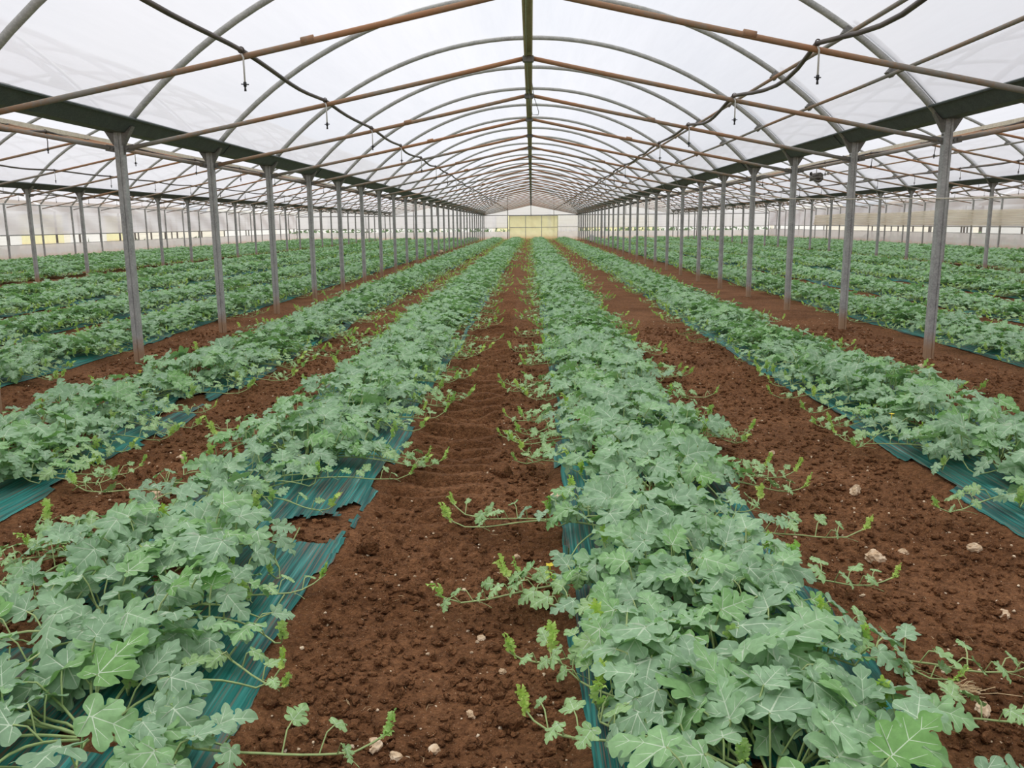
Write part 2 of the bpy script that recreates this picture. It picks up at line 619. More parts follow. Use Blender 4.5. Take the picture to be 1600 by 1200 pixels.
mb = MB()
mb.v = [(-260, -60, -0.10), (260, -60, -0.10), (260, 420, -0.10), (-260, 420, -0.10)]
mb.f, mb.m = [(0, 1, 2, 3)], [0]
tag(add('ground_outside', mb.mesh('ground_outside', M_OUT)), 'pale dry ground outside the greenhouse', None, None, 'structure')

# ------------------------------------------------------------------ roof film, one sheet per tunnel
YS = []
for k in range(-6, K_LAST):
    for j in range(4):
        YS.append((ky(k) + BAY * j / 4, j / 4))
YS.append((ky(K_LAST), 0.0))
a_max = math.asin(3.86 / RAD)
for cx, nm in SPANS.items():
    V, F = [], []
    n = 29
    for y, ph in YS:
        sag = 0.022 * math.sin(math.pi * ph)
        for j in range(n):
            a = -a_max + 2 * a_max * j / (n - 1)
            r = RAD + 0.045 - sag
            V.append((cx + r * math.sin(a), y, APEX - RAD + r * math.cos(a)))
    for i in range(len(YS) - 1):
        for j in range(n - 1):
            q = i * n + j
            F.append((q, q + 1, q + 1 + n, q + n))
    o = add('ceiling', np_mesh('roof_film', np.array(V), np.array(F), M_ROOF))
    tag(o, 'cloudy translucent plastic roof film over the ' + nm, None, None, 'structure')

# ------------------------------------------------------------------ gutters
def gutter_mesh(dz=0.0):
    b = MB()
    prof = [(-0.075, 0.0), (0.075, 0.0), (0.185, 0.115), (0.205, 0.105), (0.21, 0.118), (0.185, 0.132), (0.065, 0.012), (-0.065, 0.012), (-0.185, 0.132), (-0.21, 0.118), (-0.205, 0.105), (-0.185, 0.115)]
    ys = [-6 + 0.0, Y_END]
    b.prism(prof, [((0, y, 0), (1, 0, 0), (0, 0, 1)) for y in ys])
    return b.mesh('gutter', M_GUTTER)


ROW_DZ = {-4: -0.02, 4: 0.025, -12: -0.01, 12: 0.02}
ROW_NAME = {-4: 'row left of centre', 4: 'row right of centre', -12: 'far left row', 12: 'far right row', -20: 'left side wall', 20: 'right side wall'}
gm = gutter_mesh()
for x in (-4, 4, -12, 12):
    o = add('gutter', gm, None, (x, 0, EAVE + ROW_DZ[x]))
    tag(o, 'long dark steel gutter on top of the posts of the ' + ROW_NAME[x], 'gutter', 'gutters between the tunnels')
    jb = MB()
    jb.prism([(-0.082, -0.006), (0.082, -0.006), (0.192, 0.107), (0.185, 0.115), (0.075, 0.002), (-0.075, 0.002), (-0.185, 0.115), (-0.192, 0.107)], [((0, -0.03, 0), (1, 0, 0), (0, 0, 1)), ((0, 0.03, 0), (1, 0, 0), (0, 0, 1))])
    jm = jb.mesh('joint_strap', M_GUTTER)
    for k in range(-1 if abs(x) == 4 else 3, K_LAST + 1, 2):
        add('joint_strap', jm, o, (0, ky(k) + 0.25, 0))

# ------------------------------------------------------------------ posts
def post_meshes(w, h):
    b = MB()
    d = w
    c, g0, g1, gd = w * 0.07, w * 0.06, w * 0.22, w * 0.10
    prof = [(-w / 2 + c, -d / 2), (g0, -d / 2), (g0 + 0.004, -d / 2 + gd), (g1 - 0.004, -d / 2 + gd), (g1, -d / 2), (w / 2 - c, -d / 2), (w / 2, -d / 2 + c), (w / 2, d / 2), (-w / 2, d / 2), (-w / 2, -d / 2 + c)]
    b.prism(prof, [((0, 0, -0.10), (1, 0, 0), (0, 1, 0)), ((0, 0, h), (1, 0, 0), (0, 1, 0))])
    shaft = b.mesh('shaft', M_STEEL)
    g = []
    for s in (-1, 1):
        b = MB()
        b.prism([(s * w / 2, h - 0.12), (s * (w / 2 + 0.008), h - 0.12), (s * 0.150, h + 0.055), (s * 0.140, h + 0.06), (s * 0.072, h - 0.004), (s * w / 2, h - 0.004)][::s],
                [((0, -0.035, 0), (1, 0, 0), (0, 0, 1)), ((0, 0.035, 0), (1, 0, 0), (0, 0, 1))])
        g.append(b.mesh('gutter_bracket', M_BRACKET))
    b = MB()
    for zz in (h - 0.06, h - 0.145, h - 0.20):
        for s in (-1, 1):
            b.tube([(s * w / 2, 0, zz), (s * (w / 2 + 0.012), 0, zz)], 0.009, 6)
    return shaft, g, b.mesh('bolts', M_BRACKET)


def build_posts(x, ks, w, top, cat_group, first=1):
    shaft, gs, bolts = post_meshes(w, top)
    for i, k in enumerate(ks):
        y = ky(k)
        ordn = nth(i + first)
        if i + first < 1:
            lab = 'grey steel post at the frame edge beside the camera, ' + ROW_NAME[x]
        elif abs(x) == 20:
            lab = 'thin grey post of the ' + ROW_NAME[x] + ', ' + ordn + ' from the camera'
        else:
            lab = 'grey steel post under the gutter, ' + ordn + ' from the camera in the ' + ROW_NAME[x]
        p = thing('wall_post' if abs(x) == 20 else 'support_post', lab, 'post', (x, y, 0), 0, cat_group)
        add('shaft', shaft, p)
        if abs(x) != 20:
            for g in gs:
                add('gutter_bracket', g, p)
            if k < 12:
                add('bolts', bolts, p)


build_posts(-4, range(-1, K_LAST + 1), 0.078, EAVE - 0.02, 'posts of the row left of centre')
build_posts(4, range(-1, K_LAST + 1), 0.078, EAVE + 0.025, 'posts of the row right of centre', 0)
build_posts(-12, range(4, K_LAST + 1), 0.075, EAVE - 0.01, 'posts of the far left row')
build_posts(12, range(4, K_LAST + 1), 0.075, EAVE + 0.02, 'posts of the far right row')
build_posts(-20, range(9, K_LAST + 1), 0.06, EAVE, 'posts of the left side wall')
build_posts(20, range(9, K_LAST + 1), 0.06, EAVE, 'posts of the right side wall')

# ------------------------------------------------------------------ roof arches with tie bars
def arc_pt(x, dr=0.0):
    a = math.asin(x / RAD)
    return ((RAD + dr) * math.sin(a), 0, APEX - RAD + (RAD + dr) * math.cos(a))


def truss_meshes():
    pts = [arc_pt(-3.95 + 7.9 * i / 40) for i in range(41)]
    bow = MB().tube(pts, 0.0315, 10).mesh('bow', M_ARCH, True)
    ties, plates, clamps = [], [], []
    for s in (-1, 1):
        a, c = Vector((s * 3.90, 0, 2.125)), Vector((s * 0.03, 0, 2.912))
        L = [a.lerp(c, i / 12) + Vector((0, 0, -0.012 * math.sin(math.pi * i / 12))) for i in range(13)]
        b = MB().tube(L, 0.0215, 8)
        ties.append(b.mesh('tie_bar', M_RUST, True))
        b = MB()
        b.box((s * 3.915, 0, 2.121), (0.11, 0.012, 0.062), Matrix.Rotation(-s * -0.2, 3, 'Y'))
        b.tube([(s * 3.93, -0.02, 2.118), (s * 3.93, 0.02, 2.118)], 0.012, 6)
        plates.append(b.mesh('end_plate', M_BRACKET))
        b = MB()
        q = a.lerp(c, 0.62)
        d = (c - a).normalized() * 0.045
        b.tube([q - d, q + d], 0.0275, 8)
        clamps.append(b.mesh('sleeve', M_RUST, True))
    rod = MB().tube([arc_pt(3.0 + 0.95 * i / 10, 0.085 - 0.03 * i / 10) for i in range(11)], 0.017, 6).mesh('film_rod', M_ARCH, True)
    hub = MB()
    hub.box((0, 0, 2.905), (0.10, 0.07, 0.055))
    hub.tube([(-0.055, 0, 2.905), (0.055, 0, 2.905)], 0.026, 8)
    hub = hub.mesh('hub_clamp', M_BRACKET)
    brks = []
    for x, dr in ((3.005, -0.035), (3.46, -0.045)):
        brk = MB()
        px, _, pz = arc_pt(x, dr)
        rt = Matrix.Rotation(math.asin(x / RAD), 3, 'Y')
        brk.box((px, 0.0, pz), (0.07, 0.085, 0.085), rt)
        brk.box((px, -0.045, pz - 0.02), (0.045, 0.02, 0.06), rt)
        brks.append(brk.mesh('purlin_bracket', M_BRACKET))
    return bow, ties, plates, clamps, rod, hub, brks


T_BOW, T_TIES, T_PLATES, T_SLEEVES, T_ROD, T_HUB, T_BRK = truss_meshes()


def build_trusses(cx, ks):
    for i, k in enumerate(ks):
        t = thing('roof_arch', 'grey roof arch with rusty tie bars, %s from the camera, %s' % (nth(i + 1), SPANS[cx]), 'roof arch', (cx, ky(k), 0), 0, 'roof arches of the ' + SPANS[cx])
        add('bow', T_BOW, t)
        for j in range(2):
            add('tie_bar', T_TIES[j], t)
            if abs(cx) < 12:
                add('end_plate', T_PLATES[j], t)
            if abs(cx) < 4 and k < 10 and (k * 7 + j * 3) % 3:
                add('sleeve', T_SLEEVES[j], t)
        add('hub_clamp', T_HUB, t)
        if abs(cx) < 12:
            add('film_rod', T_ROD, t)
            for bm_ in T_BRK:
                add('purlin_bracket', bm_, t)


build_trusses(0, range(-1, K_LAST + 1))
build_trusses(-8, range(0, K_LAST + 1))
build_trusses(8, range(0, K_LAST + 1))
build_trusses(-16, range(5, K_LAST + 1))
build_trusses(16, range(5, K_LAST + 1))

# ------------------------------------------------------------------ long purlins, centre channels, irrigation pipes
cb = MB()
cb.prism([(-0.040, 0.0), (-0.026, 0.0), (-0.026, 0.05), (0.026, 0.05), (0.026, 0.0), (0.040, 0.0), (0.040, 0.07), (-0.040, 0.07)],
         [((0, 3.6, 0), (1, 0, 0), (0, 0, 1)), ((0, Y_END, 0), (1, 0, 0), (0, 0, 1))])
CHAN = cb.mesh('centre_channel', M_BEAM)
PUR = {}
for nm, x, dr, r in (('upper', 3.005, -0.075, 0.021), ('lower', 3.46, -0.085, 0.019)):
    px, _, pz = arc_pt(x, dr)
    PUR[nm] = (MB().tube([(px, 4.0 + i * (Y_END - 4.0) / 40, pz + 0.006 * math.sin(i * 1.7)) for i in range(41)], r, 8).mesh('purlin', M_RUST, True))
for cx, nm in SPANS.items():
    o = add('ridge_channel', CHAN, None, (cx, 0, 2.925))
    tag(o, 'brown steel channel under the ridge of the %s, carrying the tie bars' % nm, 'beam', 'ridge channels')
    if abs(cx) < 12:
        for w in ('upper', 'lower'):
            o = add('purlin', PUR[w], None, (cx, 0, 0))
            tag(o, '%s rusty purlin tube along the right slope of the %s' % (w, nm), 'purlin', 'purlins')


def pipe_mesh(side, seed, sag0=0.10):
    rnd = random.Random(seed)
    pts = []
    for k in range(-2, K_LAST):
        y0 = ky(k)
        sag = (0.035 if side < 0 else 0.09) if k < 1 else rnd.uniform(0.0, 0.05)
        lat = ((0.0 if side < 0 else 0.07) if k < 0 else rnd.uniform(-0.04, 0.04))
        sk = rnd.uniform(-0.02, 0.02)
        for j in range(8):
            u = j / 8
            w = math.sin(math.pi * u) ** 1.2
            pts.append((side * 1.955 + lat * w + sk * math.sin(2 * math.pi * u), y0 + BAY * u, 2.548 - sag * w))
    pts.append((side * 1.955, ky(K_LAST), 2.548))
    return MB().tube(pts, 0.0165, 8).mesh('sprinkler_pipe', M_PIPE, True)


drop_tube = MB().tube([(0, 0, 0.0), (0.012, 0, -0.025), (0.012, 0, -0.19)], 0.0065, 6).mesh('drop_tube', M_WHITE, True)
noz = MB()
noz.tube([(0.012, 0, -0.185), (0.012, 0, -0.215)], 0.011, 8)
noz.tube([(0.012, 0, -0.215), (0.012, 0, -0.245)], [0.006, 0.009], 6)
noz.tube([(-0.014, 0, -0.20), (0.038, 0, -0.20)], 0.004, 6)
noz = noz.mesh('nozzle', M_BLACK, True)
drop_dark = MB().tube([(0, 0, 0.0), (0.012, 0, -0.025), (0.02, 0, -0.10), (0.012, 0, -0.19)], 0.006, 6).mesh('drop_tube', M_PIPE, True)
ring = MB().tube([(0.021 * math.cos(i * math.pi / 8), 0, 0.018 + 0.021 * math.sin(i * math.pi / 8)) for i in range(17)], 0.004, 5, caps=False).mesh('hook', M_PIPE, True)

for cx, nm in SPANS.items():
    for side, sn in ((-1, 'left'), (1, 'right')):
        o = add('sprinkler_pipe', pipe_mesh(side, cx * 2 + side), None, (cx, 0, 0))
        tag(o, 'wavy dark irrigation pipe slung along the %s side of the %s' % (sn, nm), 'pipe', 'overhead irrigation pipes')
        i = 0
        k0 = {0: -1, 8: 1, 16: 6}[abs(cx)]
        k1 = {0: 22, 8: 20, 16: 17}[abs(cx)]
        for k in range(k0, k1):
            if cx == 0 and side == 1 and k == 3:
                continue
            i += 1
            d = thing('hanging_sprinkler', 'hanging sprinkler on the %s pipe of the %s, %s from the camera' % (sn, nm, nth(i)), 'sprinkler', (cx + side * 1.955, ky(k) - 0.028, 2.525), random.uniform(-0.6, 0.6), 'hanging sprinklers of the ' + nm)
            add('drop_tube', drop_tube if cx == 0 or (k + side) % 3 == 0 else drop_dark, d)
            add('nozzle', noz, d)
            if k < 6:
                add('hook', ring, d, (0, 0, 0.005))

# ------------------------------------------------------------------ walls
def quad_sheet(pts_fn, nu, nv, mat, name):
    V = [pts_fn(i / nu, j / nv) for j in range(nv + 1) for i in range(nu + 1)]
    F = [(j * (nu + 1) + i, j * (nu + 1) + i + 1, (j + 1) * (nu + 1) + i + 1, (j + 1) * (nu + 1) + i) for j in range(nv) for i in range(nu)]
    return np_mesh(name, np.array(V), np.array(F), mat)


YA, YB = -6.0, Y_END
for s, side in ((-1, 'left'), (1, 'right')):
    X = s * 20.06
    lo_top, gap_top = (0.70, 1.09) if s < 0 else (0.79, 1.09)
    w = add('wall_' + side, quad_sheet(lambda u, v: (X + 0.02 * math.sin(u * 400), YA + (YB - YA) * u, -0.03 + (lo_top - 0.02 * math.sin(u * 210) + 0.03) * v), 300, 3, M_SKIRT, 'skirt_film'))
    tag(w, 'film wall along the %s side with a soil-stained skirt and an open vent strip' % side, None, None, 'structure')
    up = 2.30 if s < 0 else 2.30
    add('upper_film', quad_sheet(lambda u, v: (X + 0.03 * math.sin(u * 170 + v * 6), YA + (YB - YA) * u, gap_top + (up - gap_top) * v), 300, 6, M_WALLFILM, 'upper_film'), w)
    for z, r in ((gap_top - 0.01, 0.022), (EAVE - 0.03, 0.022), (lo_top, 0.012)):
        add('rail', MB().tube([(X - s * 0.045, YA, z), (X - s * 0.045, YB, z)], r, 8).mesh('rail', M_STEEL, True), w)
    if s > 0:
        def netpt(u, v):
            fold = 0.05 * math.sin(v * 34 + 0.8 * math.sin(u * 50)) + 0.03 * math.sin(v * 71 + u * 30)
            return (X - 0.12 - 0.09 * (1 - v) + fold * 0.6, YA + (YB - 12 - YA) * u, 1.13 + 0.70 * v + 0.03 * math.sin(u * 37) * v)
        nb = add('vent_net', quad_sheet(netpt, 160, 30, M_NETBEIGE, 'vent_net'))
        tag(nb, 'beige pleated vent net gathered along the right side wall', 'net')

# far end wall with gables and the yellow door
wf = add('wall_far', quad_sheet(lambda u, v: (-20 + 40 * u, Y_END + 0.05, -0.03 + 0.75 * v), 80, 3, M_SKIRT, 'skirt_film'))
tag(wf, 'film end wall with gables at the far end', None, None, 'structure')


def far_panel(x0, x1, z0, z1, mat, nm):
    add(nm, quad_sheet(lambda u, v: (x0 + (x1 - x0) * u, Y_END + 0.05 + 0.02 * math.sin(u * 50 + v * 5), z0 + (z1 - z0) * v), 30, 4, mat, nm), wf)


far_panel(-20, -4, 1.05, EAVE, M_WALLFILM, 'upper_film')
far_panel(-4, -1.95, 1.02, EAVE - 0.2, M_WALLFILM, 'upper_film')
far_panel(2.30, 4, 0.70, EAVE - 0.2, M_WALLFILM, 'upper_film')
far_panel(4, 20, 1.05, EAVE, M_WALLFILM, 'upper_film')
for cx in SPANS:
    b = MB()
    xs = [-3.9 + 7.8 * i / 20 for i in range(21)]
    top = [(cx + x, Y_END + 0.05, arc_pt(x)[2] + 0.03) for x in xs]
    bot = [(cx + x, Y_END + 0.05, 2.07) for x in xs]
    b.v = bot + top
    b.f = [(i, i + 1, 22 + i, 21 + i) for i in range(20)]
    b.m = [0] * 20
    add('gable_film', b.mesh('gable_film', M_WALLFILM), wf)
    add('rail', MB().tube([(cx - 4, Y_END, 2.08), (cx + 4, Y_END, 2.08)], 0.035, 8).mesh('rail', M_STEEL, True), wf)
    add('rail', MB().tube([(cx - 4, Y_END, 1.03), (cx - 1.98 if cx == 0 else cx + 4, Y_END, 1.03)], 0.022, 8).mesh('rail', M_STEEL, True), wf)
    for x in (-1.98, 1.93):
        add('gable_post', MB().tube([(cx + x, Y_END, -0.05), (cx + x, Y_END, arc_pt(x)[2])], 0.04 if x < 0 else 0.022, 8).mesh('gable_post', M_STEEL, True), wf)
    add('king_strut', MB().tube([(cx, Y_END, 2.08), (cx, Y_END, APEX)], 0.028, 8).mesh('king_strut', M_STEEL, True), wf)
add('rail', MB().tube([(2.28, Y_END, 1.10), (4, Y_END, 1.10)], 0.022, 8).mesh('rail', M_STEEL, True), wf)

dr = tag(add('door_1', None, None, (0, Y_END - 0.12, 0)), 'wide yellow sheet door in the far end wall', None, None, 'structure')
dx = [-1.83, -0.46, 0.90, 2.25]
dz = [0.06, 1.06, 2.03]
for i in range(3):
    for j in range(2):
        add('panel', quad_sheet(lambda u, v: (dx[i] + (dx[i + 1] - dx[i]) * u, 0.02 * math.sin(u * 9 + v * 7 + i), dz[j] + (dz[j + 1] - dz[j]) * v), 8, 6, M_YELLOW, 'panel'), dr)
for x in dx:
    add('stile', MB().box((x, -0.03, 1.03), (0.045, 0.05, 2.02)).mesh('stile', M_STEEL), dr)
for z in dz:
    add('crossbar', MB().box((0.21, -0.03, z), (4.1, 0.045, 0.045)).mesh('crossbar', M_STEEL), dr)

# ------------------------------------------------------------------ what stands outside, seen through the vent strips
def neighbour(label, axis, base, lo, hi, seed):
    rnd = random.Random(seed)
    root = thing('neighbouring_greenhouse', label, 'greenhouse', (0, 0, -0.1), 0, 'greenhouses next door')

    def P(a, d, z):
        return (base + d, a, z) if axis == 'x' else (a, base + d, z)
    s = 1 if base > 0 else -1
    a = lo
    pm = MB().box((0, 0, 1.2), (0.09, 0.09, 2.4)).mesh('post', M_BRACKET)
    while a < hi:
        add('post', pm, root, P(a, 0, 0))
        if rnd.random() < 0.55:
            add('post', pm, root, P(a + rnd.uniform(0.3, 1.6), s * rnd.uniform(2, 5), 0))
        a += rnd.uniform(2.2, 2.7)
    n = int((hi - lo) / 6)
    for i in range(n):
        a0, a1 = lo + 6 * i + 0.2, lo + 6 * i + 5.8
        mt = M_YELLOW if rnd.random() < 0.38 else M_WALLFILM
        b = MB()
        d = s * (6 + rnd.uniform(0, 1))
        b.v = [P(a0, d, 0.0), P(a1, d, 0.0), P(a1, d, 2.4), P(a0, d, 2.4)]
        b.f, b.m = [(0, 1, 2, 3)], [0]
        add('wall_sheet', b.mesh('wall_sheet', mt), root)
        b = MB()
        b.v = [P(a0, 0, 2.4), P(a1, 0, 2.4), P(a1, d * 0.5, 3.6), P(a0, d * 0.5, 3.6), P(a1, d, 2.4), P(a0, d, 2.4)]
        b.f, b.m = [(0, 1, 2, 3), (3, 2, 4, 5)], [0, 0]
        add('roof_sheet', b.mesh('roof_sheet', M_WALLFILM), root)
    return root


neighbour('next-door greenhouse with posts and yellow sheets beyond the left wall', 'x', -29.0, 10, 76, 3)
neighbour('next-door greenhouse with posts and pale sheets beyond the right wall', 'x', 29.5, 10, 76, 5)
neighbour('greenhouse standing beyond the far end wall', 'y', Y_END + 14, -34, 34, 9)


def leafy_strip(name, label, x0, x1, y0, y1, h, seed, n):
    r = np.random.default_rng(seed)
    V, F = [], []
    for i in range(n):
        c = np.array([r.uniform(x0, x1), r.uniform(y0, y1), r.uniform(0, h)])
        a = r.normal(0, 1, (4, 3)) * 0.16
        V += [c + a[0], c + a[1], c + a[2]]
        F.append((3 * i, 3 * i + 1, 3 * i + 2))
    o = add(name, np_mesh(name, np.array(V), np.array(F), M_HEDGE, None, False))
    return tag(o, label, 'crop', None, 'stuff')


leafy_strip('outdoor_crop', 'low green crop growing outside beyond the left wall', -24, -22, 20, 60, 0.40, 4, 900)
leafy_strip('outdoor_crop', 'low green crop growing outside beyond the far wall', -22, 22, Y_END + 4, Y_END + 8, 0.9, 6, 1500)
leafy_strip('outdoor_crop', 'low green crop growing outside beyond the right wall', 22, 25, 22, 60, 0.35, 8, 600)

# ------------------------------------------------------------------ watermelon plants: leaf shapes
HALF = [(0.03, -0.07), (0.11, -0.15), (0.21, -0.165), (0.31, -0.115), (0.37, -0.02), (0.355, 0.065), (0.285, 0.105), (0.215, 0.122),
        (0.26, 0.158), (0.34, 0.150), (0.43, 0.190), (0.487, 0.28), (0.472, 0.37), (0.40, 0.415), (0.345, 0.405), (0.30, 0.455), (0.225, 0.445), (0.165, 0.395),
        (0.14, 0.405), (0.16, 0.455), (0.22, 0.470), (0.30, 0.512), (0.325, 0.595), (0.275, 0.658), (0.195, 0.657), (0.135, 0.625),
        (0.14, 0.685), (0.195, 0.712), (0.230, 0.785), (0.195, 0.865), (0.12, 0.890), (0.085, 0.955), (0.03, 0.99)]
VEINS = [((0, -0.01), (0, 0.93), 0.014, 0.003), ((0, 0.0), (0.30, -0.03), 0.009, 0.003), ((0, 0.04), (0.43, 0.30), 0.010, 0.003), ((0, 0.36), (0.26, 0.58), 0.007, 0.002),
         ((0, 0.60), (0.13, 0.78), 0.007, 0.003), ((0.16, 0.15), (0.26, 0.38), 0.006, 0.003), ((0.12, -0.02), (0.19, -0.11), 0.006, 0.003)]


def in_poly(p, poly):
    x, y = p
    c = False
    j = len(poly) - 1
    for i in range(len(poly)):
        xi, yi = poly[i]
        xj, yj = poly[j]
        if (yi > y) != (yj > y) and x < (xj - xi) * (y - yi) / (yj - yi) + xi:
            c = not c
        j = i
    return c


def seg_dist(p, a, b):
    ax, ay = a
    bx, by = b
    dx_, dy_ = bx - ax, by - ay
    L = dx_ * dx_ + dy_ * dy_
    u = max(0, min(1, ((p[0] - ax) * dx_ + (p[1] - ay) * dy_) / L))
    return math.hypot(p[0] - ax - u * dx_, p[1] - ay - u * dy_)


def leaf_arrays(seed, young=False, fine=False):
    r = random.Random(seed)
    wid = r.uniform(0.95, 1.2)
    deep = r.uniform(-0.20, 0.22)

    def warp(sgn):
        ph = [r.uniform(0, 6.28) for _ in range(3)]
        out = []
        for x, y in HALF:
            rr = 1 + 0.07 * math.sin(7 * y + ph[0]) + 0.05 * math.sin(17 * y + ph[1])
            d = min(seg_dist((x, y), v[0], v[1]) for v in VEINS[:4])
            out.append((sgn * max(0.012, x * wid * rr * (1 - deep * min(1, max(0, d - 0.06) / 0.05))), y + 0.02 * math.sin(11 * x + ph[2])))
        return out
    R, Lh = warp(1), warp(-1)
    poly = [(0, 0.0)] + R + [(0, 1.0)] + Lh[::-1]
    if fine:   # round the lobes
        q = []
        for i in range(len(poly)):
            (x0, y0), (x1, y1) = poly[i], poly[(i + 1) % len(poly)]
            q += [(0.75 * x0 + 0.25 * x1, 0.75 * y0 + 0.25 * y1), (0.25 * x0 + 0.75 * x1, 0.25 * y0 + 0.75 * y1)]
        poly = q
    nb = len(poly)
    pts = [Vector(p) for p in poly]
    edges = [(i, (i + 1) % nb) for i in range(nb)]
    vq = []
    allv = []
    for i, (a, b, w0, w1) in enumerate(VEINS):
        for sg in ((1,) if i == 0 else (1, -1)):
            A, B = (a[0] * sg * wid, a[1]), (b[0] * sg * wid, b[1])
            allv.append((A, B))
            d = math.hypot(B[0] - A[0], B[1] - A[1])
            nxn, nyn = -(B[1] - A[1]) / d, (B[0] - A[0]) / d
            q = [(A[0] + nxn * w0, A[1] + nyn * w0), (A[0] - nxn * w0, A[1] - nyn * w0), (B[0] - nxn * w1, B[1] - nyn * w1), (B[0] + nxn * w1, B[1] + nyn * w1)]
            vq.append(q)
            if not young:
                base = len(pts)
                pts += [Vector(p) for p in q]
                edges += [(base, base + 3), (base + 1, base + 2), (base + 2, base + 3)]
    st = 0.10 if fine else 0.145
    for gi in range(-6, 7):
        for gj in range(-2, 11):
            p = (gi * st + (gj % 2) * st / 2 + r.uniform(-.012, .012), gj * st * 0.95 + r.uniform(-.012, .012))
            if in_poly(p, poly) and min(seg_dist(p, poly[i], poly[(i + 1) % nb]) for i in range(nb)) > 0.03 and min(seg_dist(p, A, B) for A, B in allv) > 0.03:
                pts.append(Vector(p))
    vo, eo, fo, *_ = delaunay_2d_cdt(pts, edges, [], 1, 1e-5)
    V = []
    p1, p2, p3, p4 = [r.uniform(0, 6.28) for _ in range(4)]
    fold = r.uniform(-0.10, 0.30)
    droop = r.uniform(0.10, 0.60)
    amp = 2.2 if young else 1.0
    for v in vo:
        x, y = v.x, v.y
        dv = min(seg_dist((x, y), A, B) for A, B in allv)
        z = fold * abs(x) - droop * (max(0, y - 0.2)) ** 2 - 0.35 * x * x
        z += 0.35 * min(dv, 0.09) * amp
        ang = math.atan2(x, y - 0.25)
        rad = math.hypot(x, y - 0.25)
        z += amp * 0.085 * rad * math.sin(5 * ang + p1) + amp * 0.10 * rad * rad * math.sin(11 * ang + p2) + 0.02 * math.sin(9 * x + p3) * math.sin(8 * y + p4)
        V.append((x, y, z))
    F, mi = [], []
    for f in fo:
        a, b, c = [vo[i] for i in f[:3]]
        cx_, cy_ = (a.x + b.x + c.x) / 3, (a.y + b.y + c.y) / 3
        ar = (b.x - a.x) * (c.y - a.y) - (b.y - a.y) * (c.x - a.x)
        if abs(ar) < 1e-7:
            continue
        F.append(tuple(f[:3]) if ar > 0 else (f[0], f[2], f[1]))
        mi.append(1 if (not young and any(in_poly((cx_, cy_), q) for q in vq)) else 0)
    return np.array(V), np.array(F), np.array(mi)


LEAVES = [leaf_arrays(100 + i) for i in range(8)]
YOUNGS = [leaf_arrays(200 + i, True) for i in range(3)]
FINE = [leaf_arrays(100 + i, False, True) for i in range(8)]
LEAF_ME = [np_mesh('leaf', v, f, [M_LEAF, M_VEIN], m, True, {'tint': np.zeros(len(v))}) for v, f, m in FINE]
FRESH_ME = [np_mesh('leaf', v, f, [M_MID, M_VEIN], m, True, {'tint': np.zeros(len(v))}) for v, f, m in FINE[:3]]


def tip_arrays(seed):
    """curled cluster of tiny leaves at the end of a runner"""
    r = random.Random(seed)
    Vs, Fs, n = [], [], 0
    for i in range(6):
        v, f, _ = YOUNGS[i % 3]
        s = r.uniform(0.022, 0.042) * (1 - 0.06 * i)
        m = Matrix.Rotation(r.uniform(-1.3, 1.3), 3, 'Z') @ Matrix.Rotation(r.uniform(0.2, 1.25), 3, 'X') @ Matrix.Rotation(r.uniform(-.7, .7), 3, 'Y')
        w = (v * s) @ np.array(m).T + np.array([r.uniform(-.008, .008), 0.009 * i - 0.022, 0.005 * i])
        Vs.append(w)
        Fs.append(f + n)
        n += len(w)
    return np.concatenate(Vs), np.concatenate(Fs)


TIPS = [tip_arrays(300 + i) for i in range(4)]
TIP_ME = [np_mesh('shoot_tip', v, f, M_YOUNG, None, True, {'tint': np.full(len(v), 0.15 * i)}) for i, (v, f) in enumerate(TIPS)]
fl = MB()
for i in range(5):
    a = i * 1.2566
    d = Vector((math.cos(a), math.sin(a), 0))
    e = Vector((-d.y, d.x, 0))
    b0 = len(fl.v)
    fl.v += [(0, 0, 0), tuple(d * 0.010 + e * 0.008 + Vector((0, 0, .004))), tuple(d * 0.019 + Vector((0, 0, .006))), tuple(d * 0.010 - e * 0.008 + Vector((0, 0, .004)))]
    fl.f.append((b0, b0 + 3, b0 + 2, b0 + 1))
    fl.m.append(0)
fl.tube([(0, 0, -0.03), (0, 0, 0.0)], [0.002, 0.004], 5)
FLOWER_ME = fl.mesh('flower', M_FLOWER)


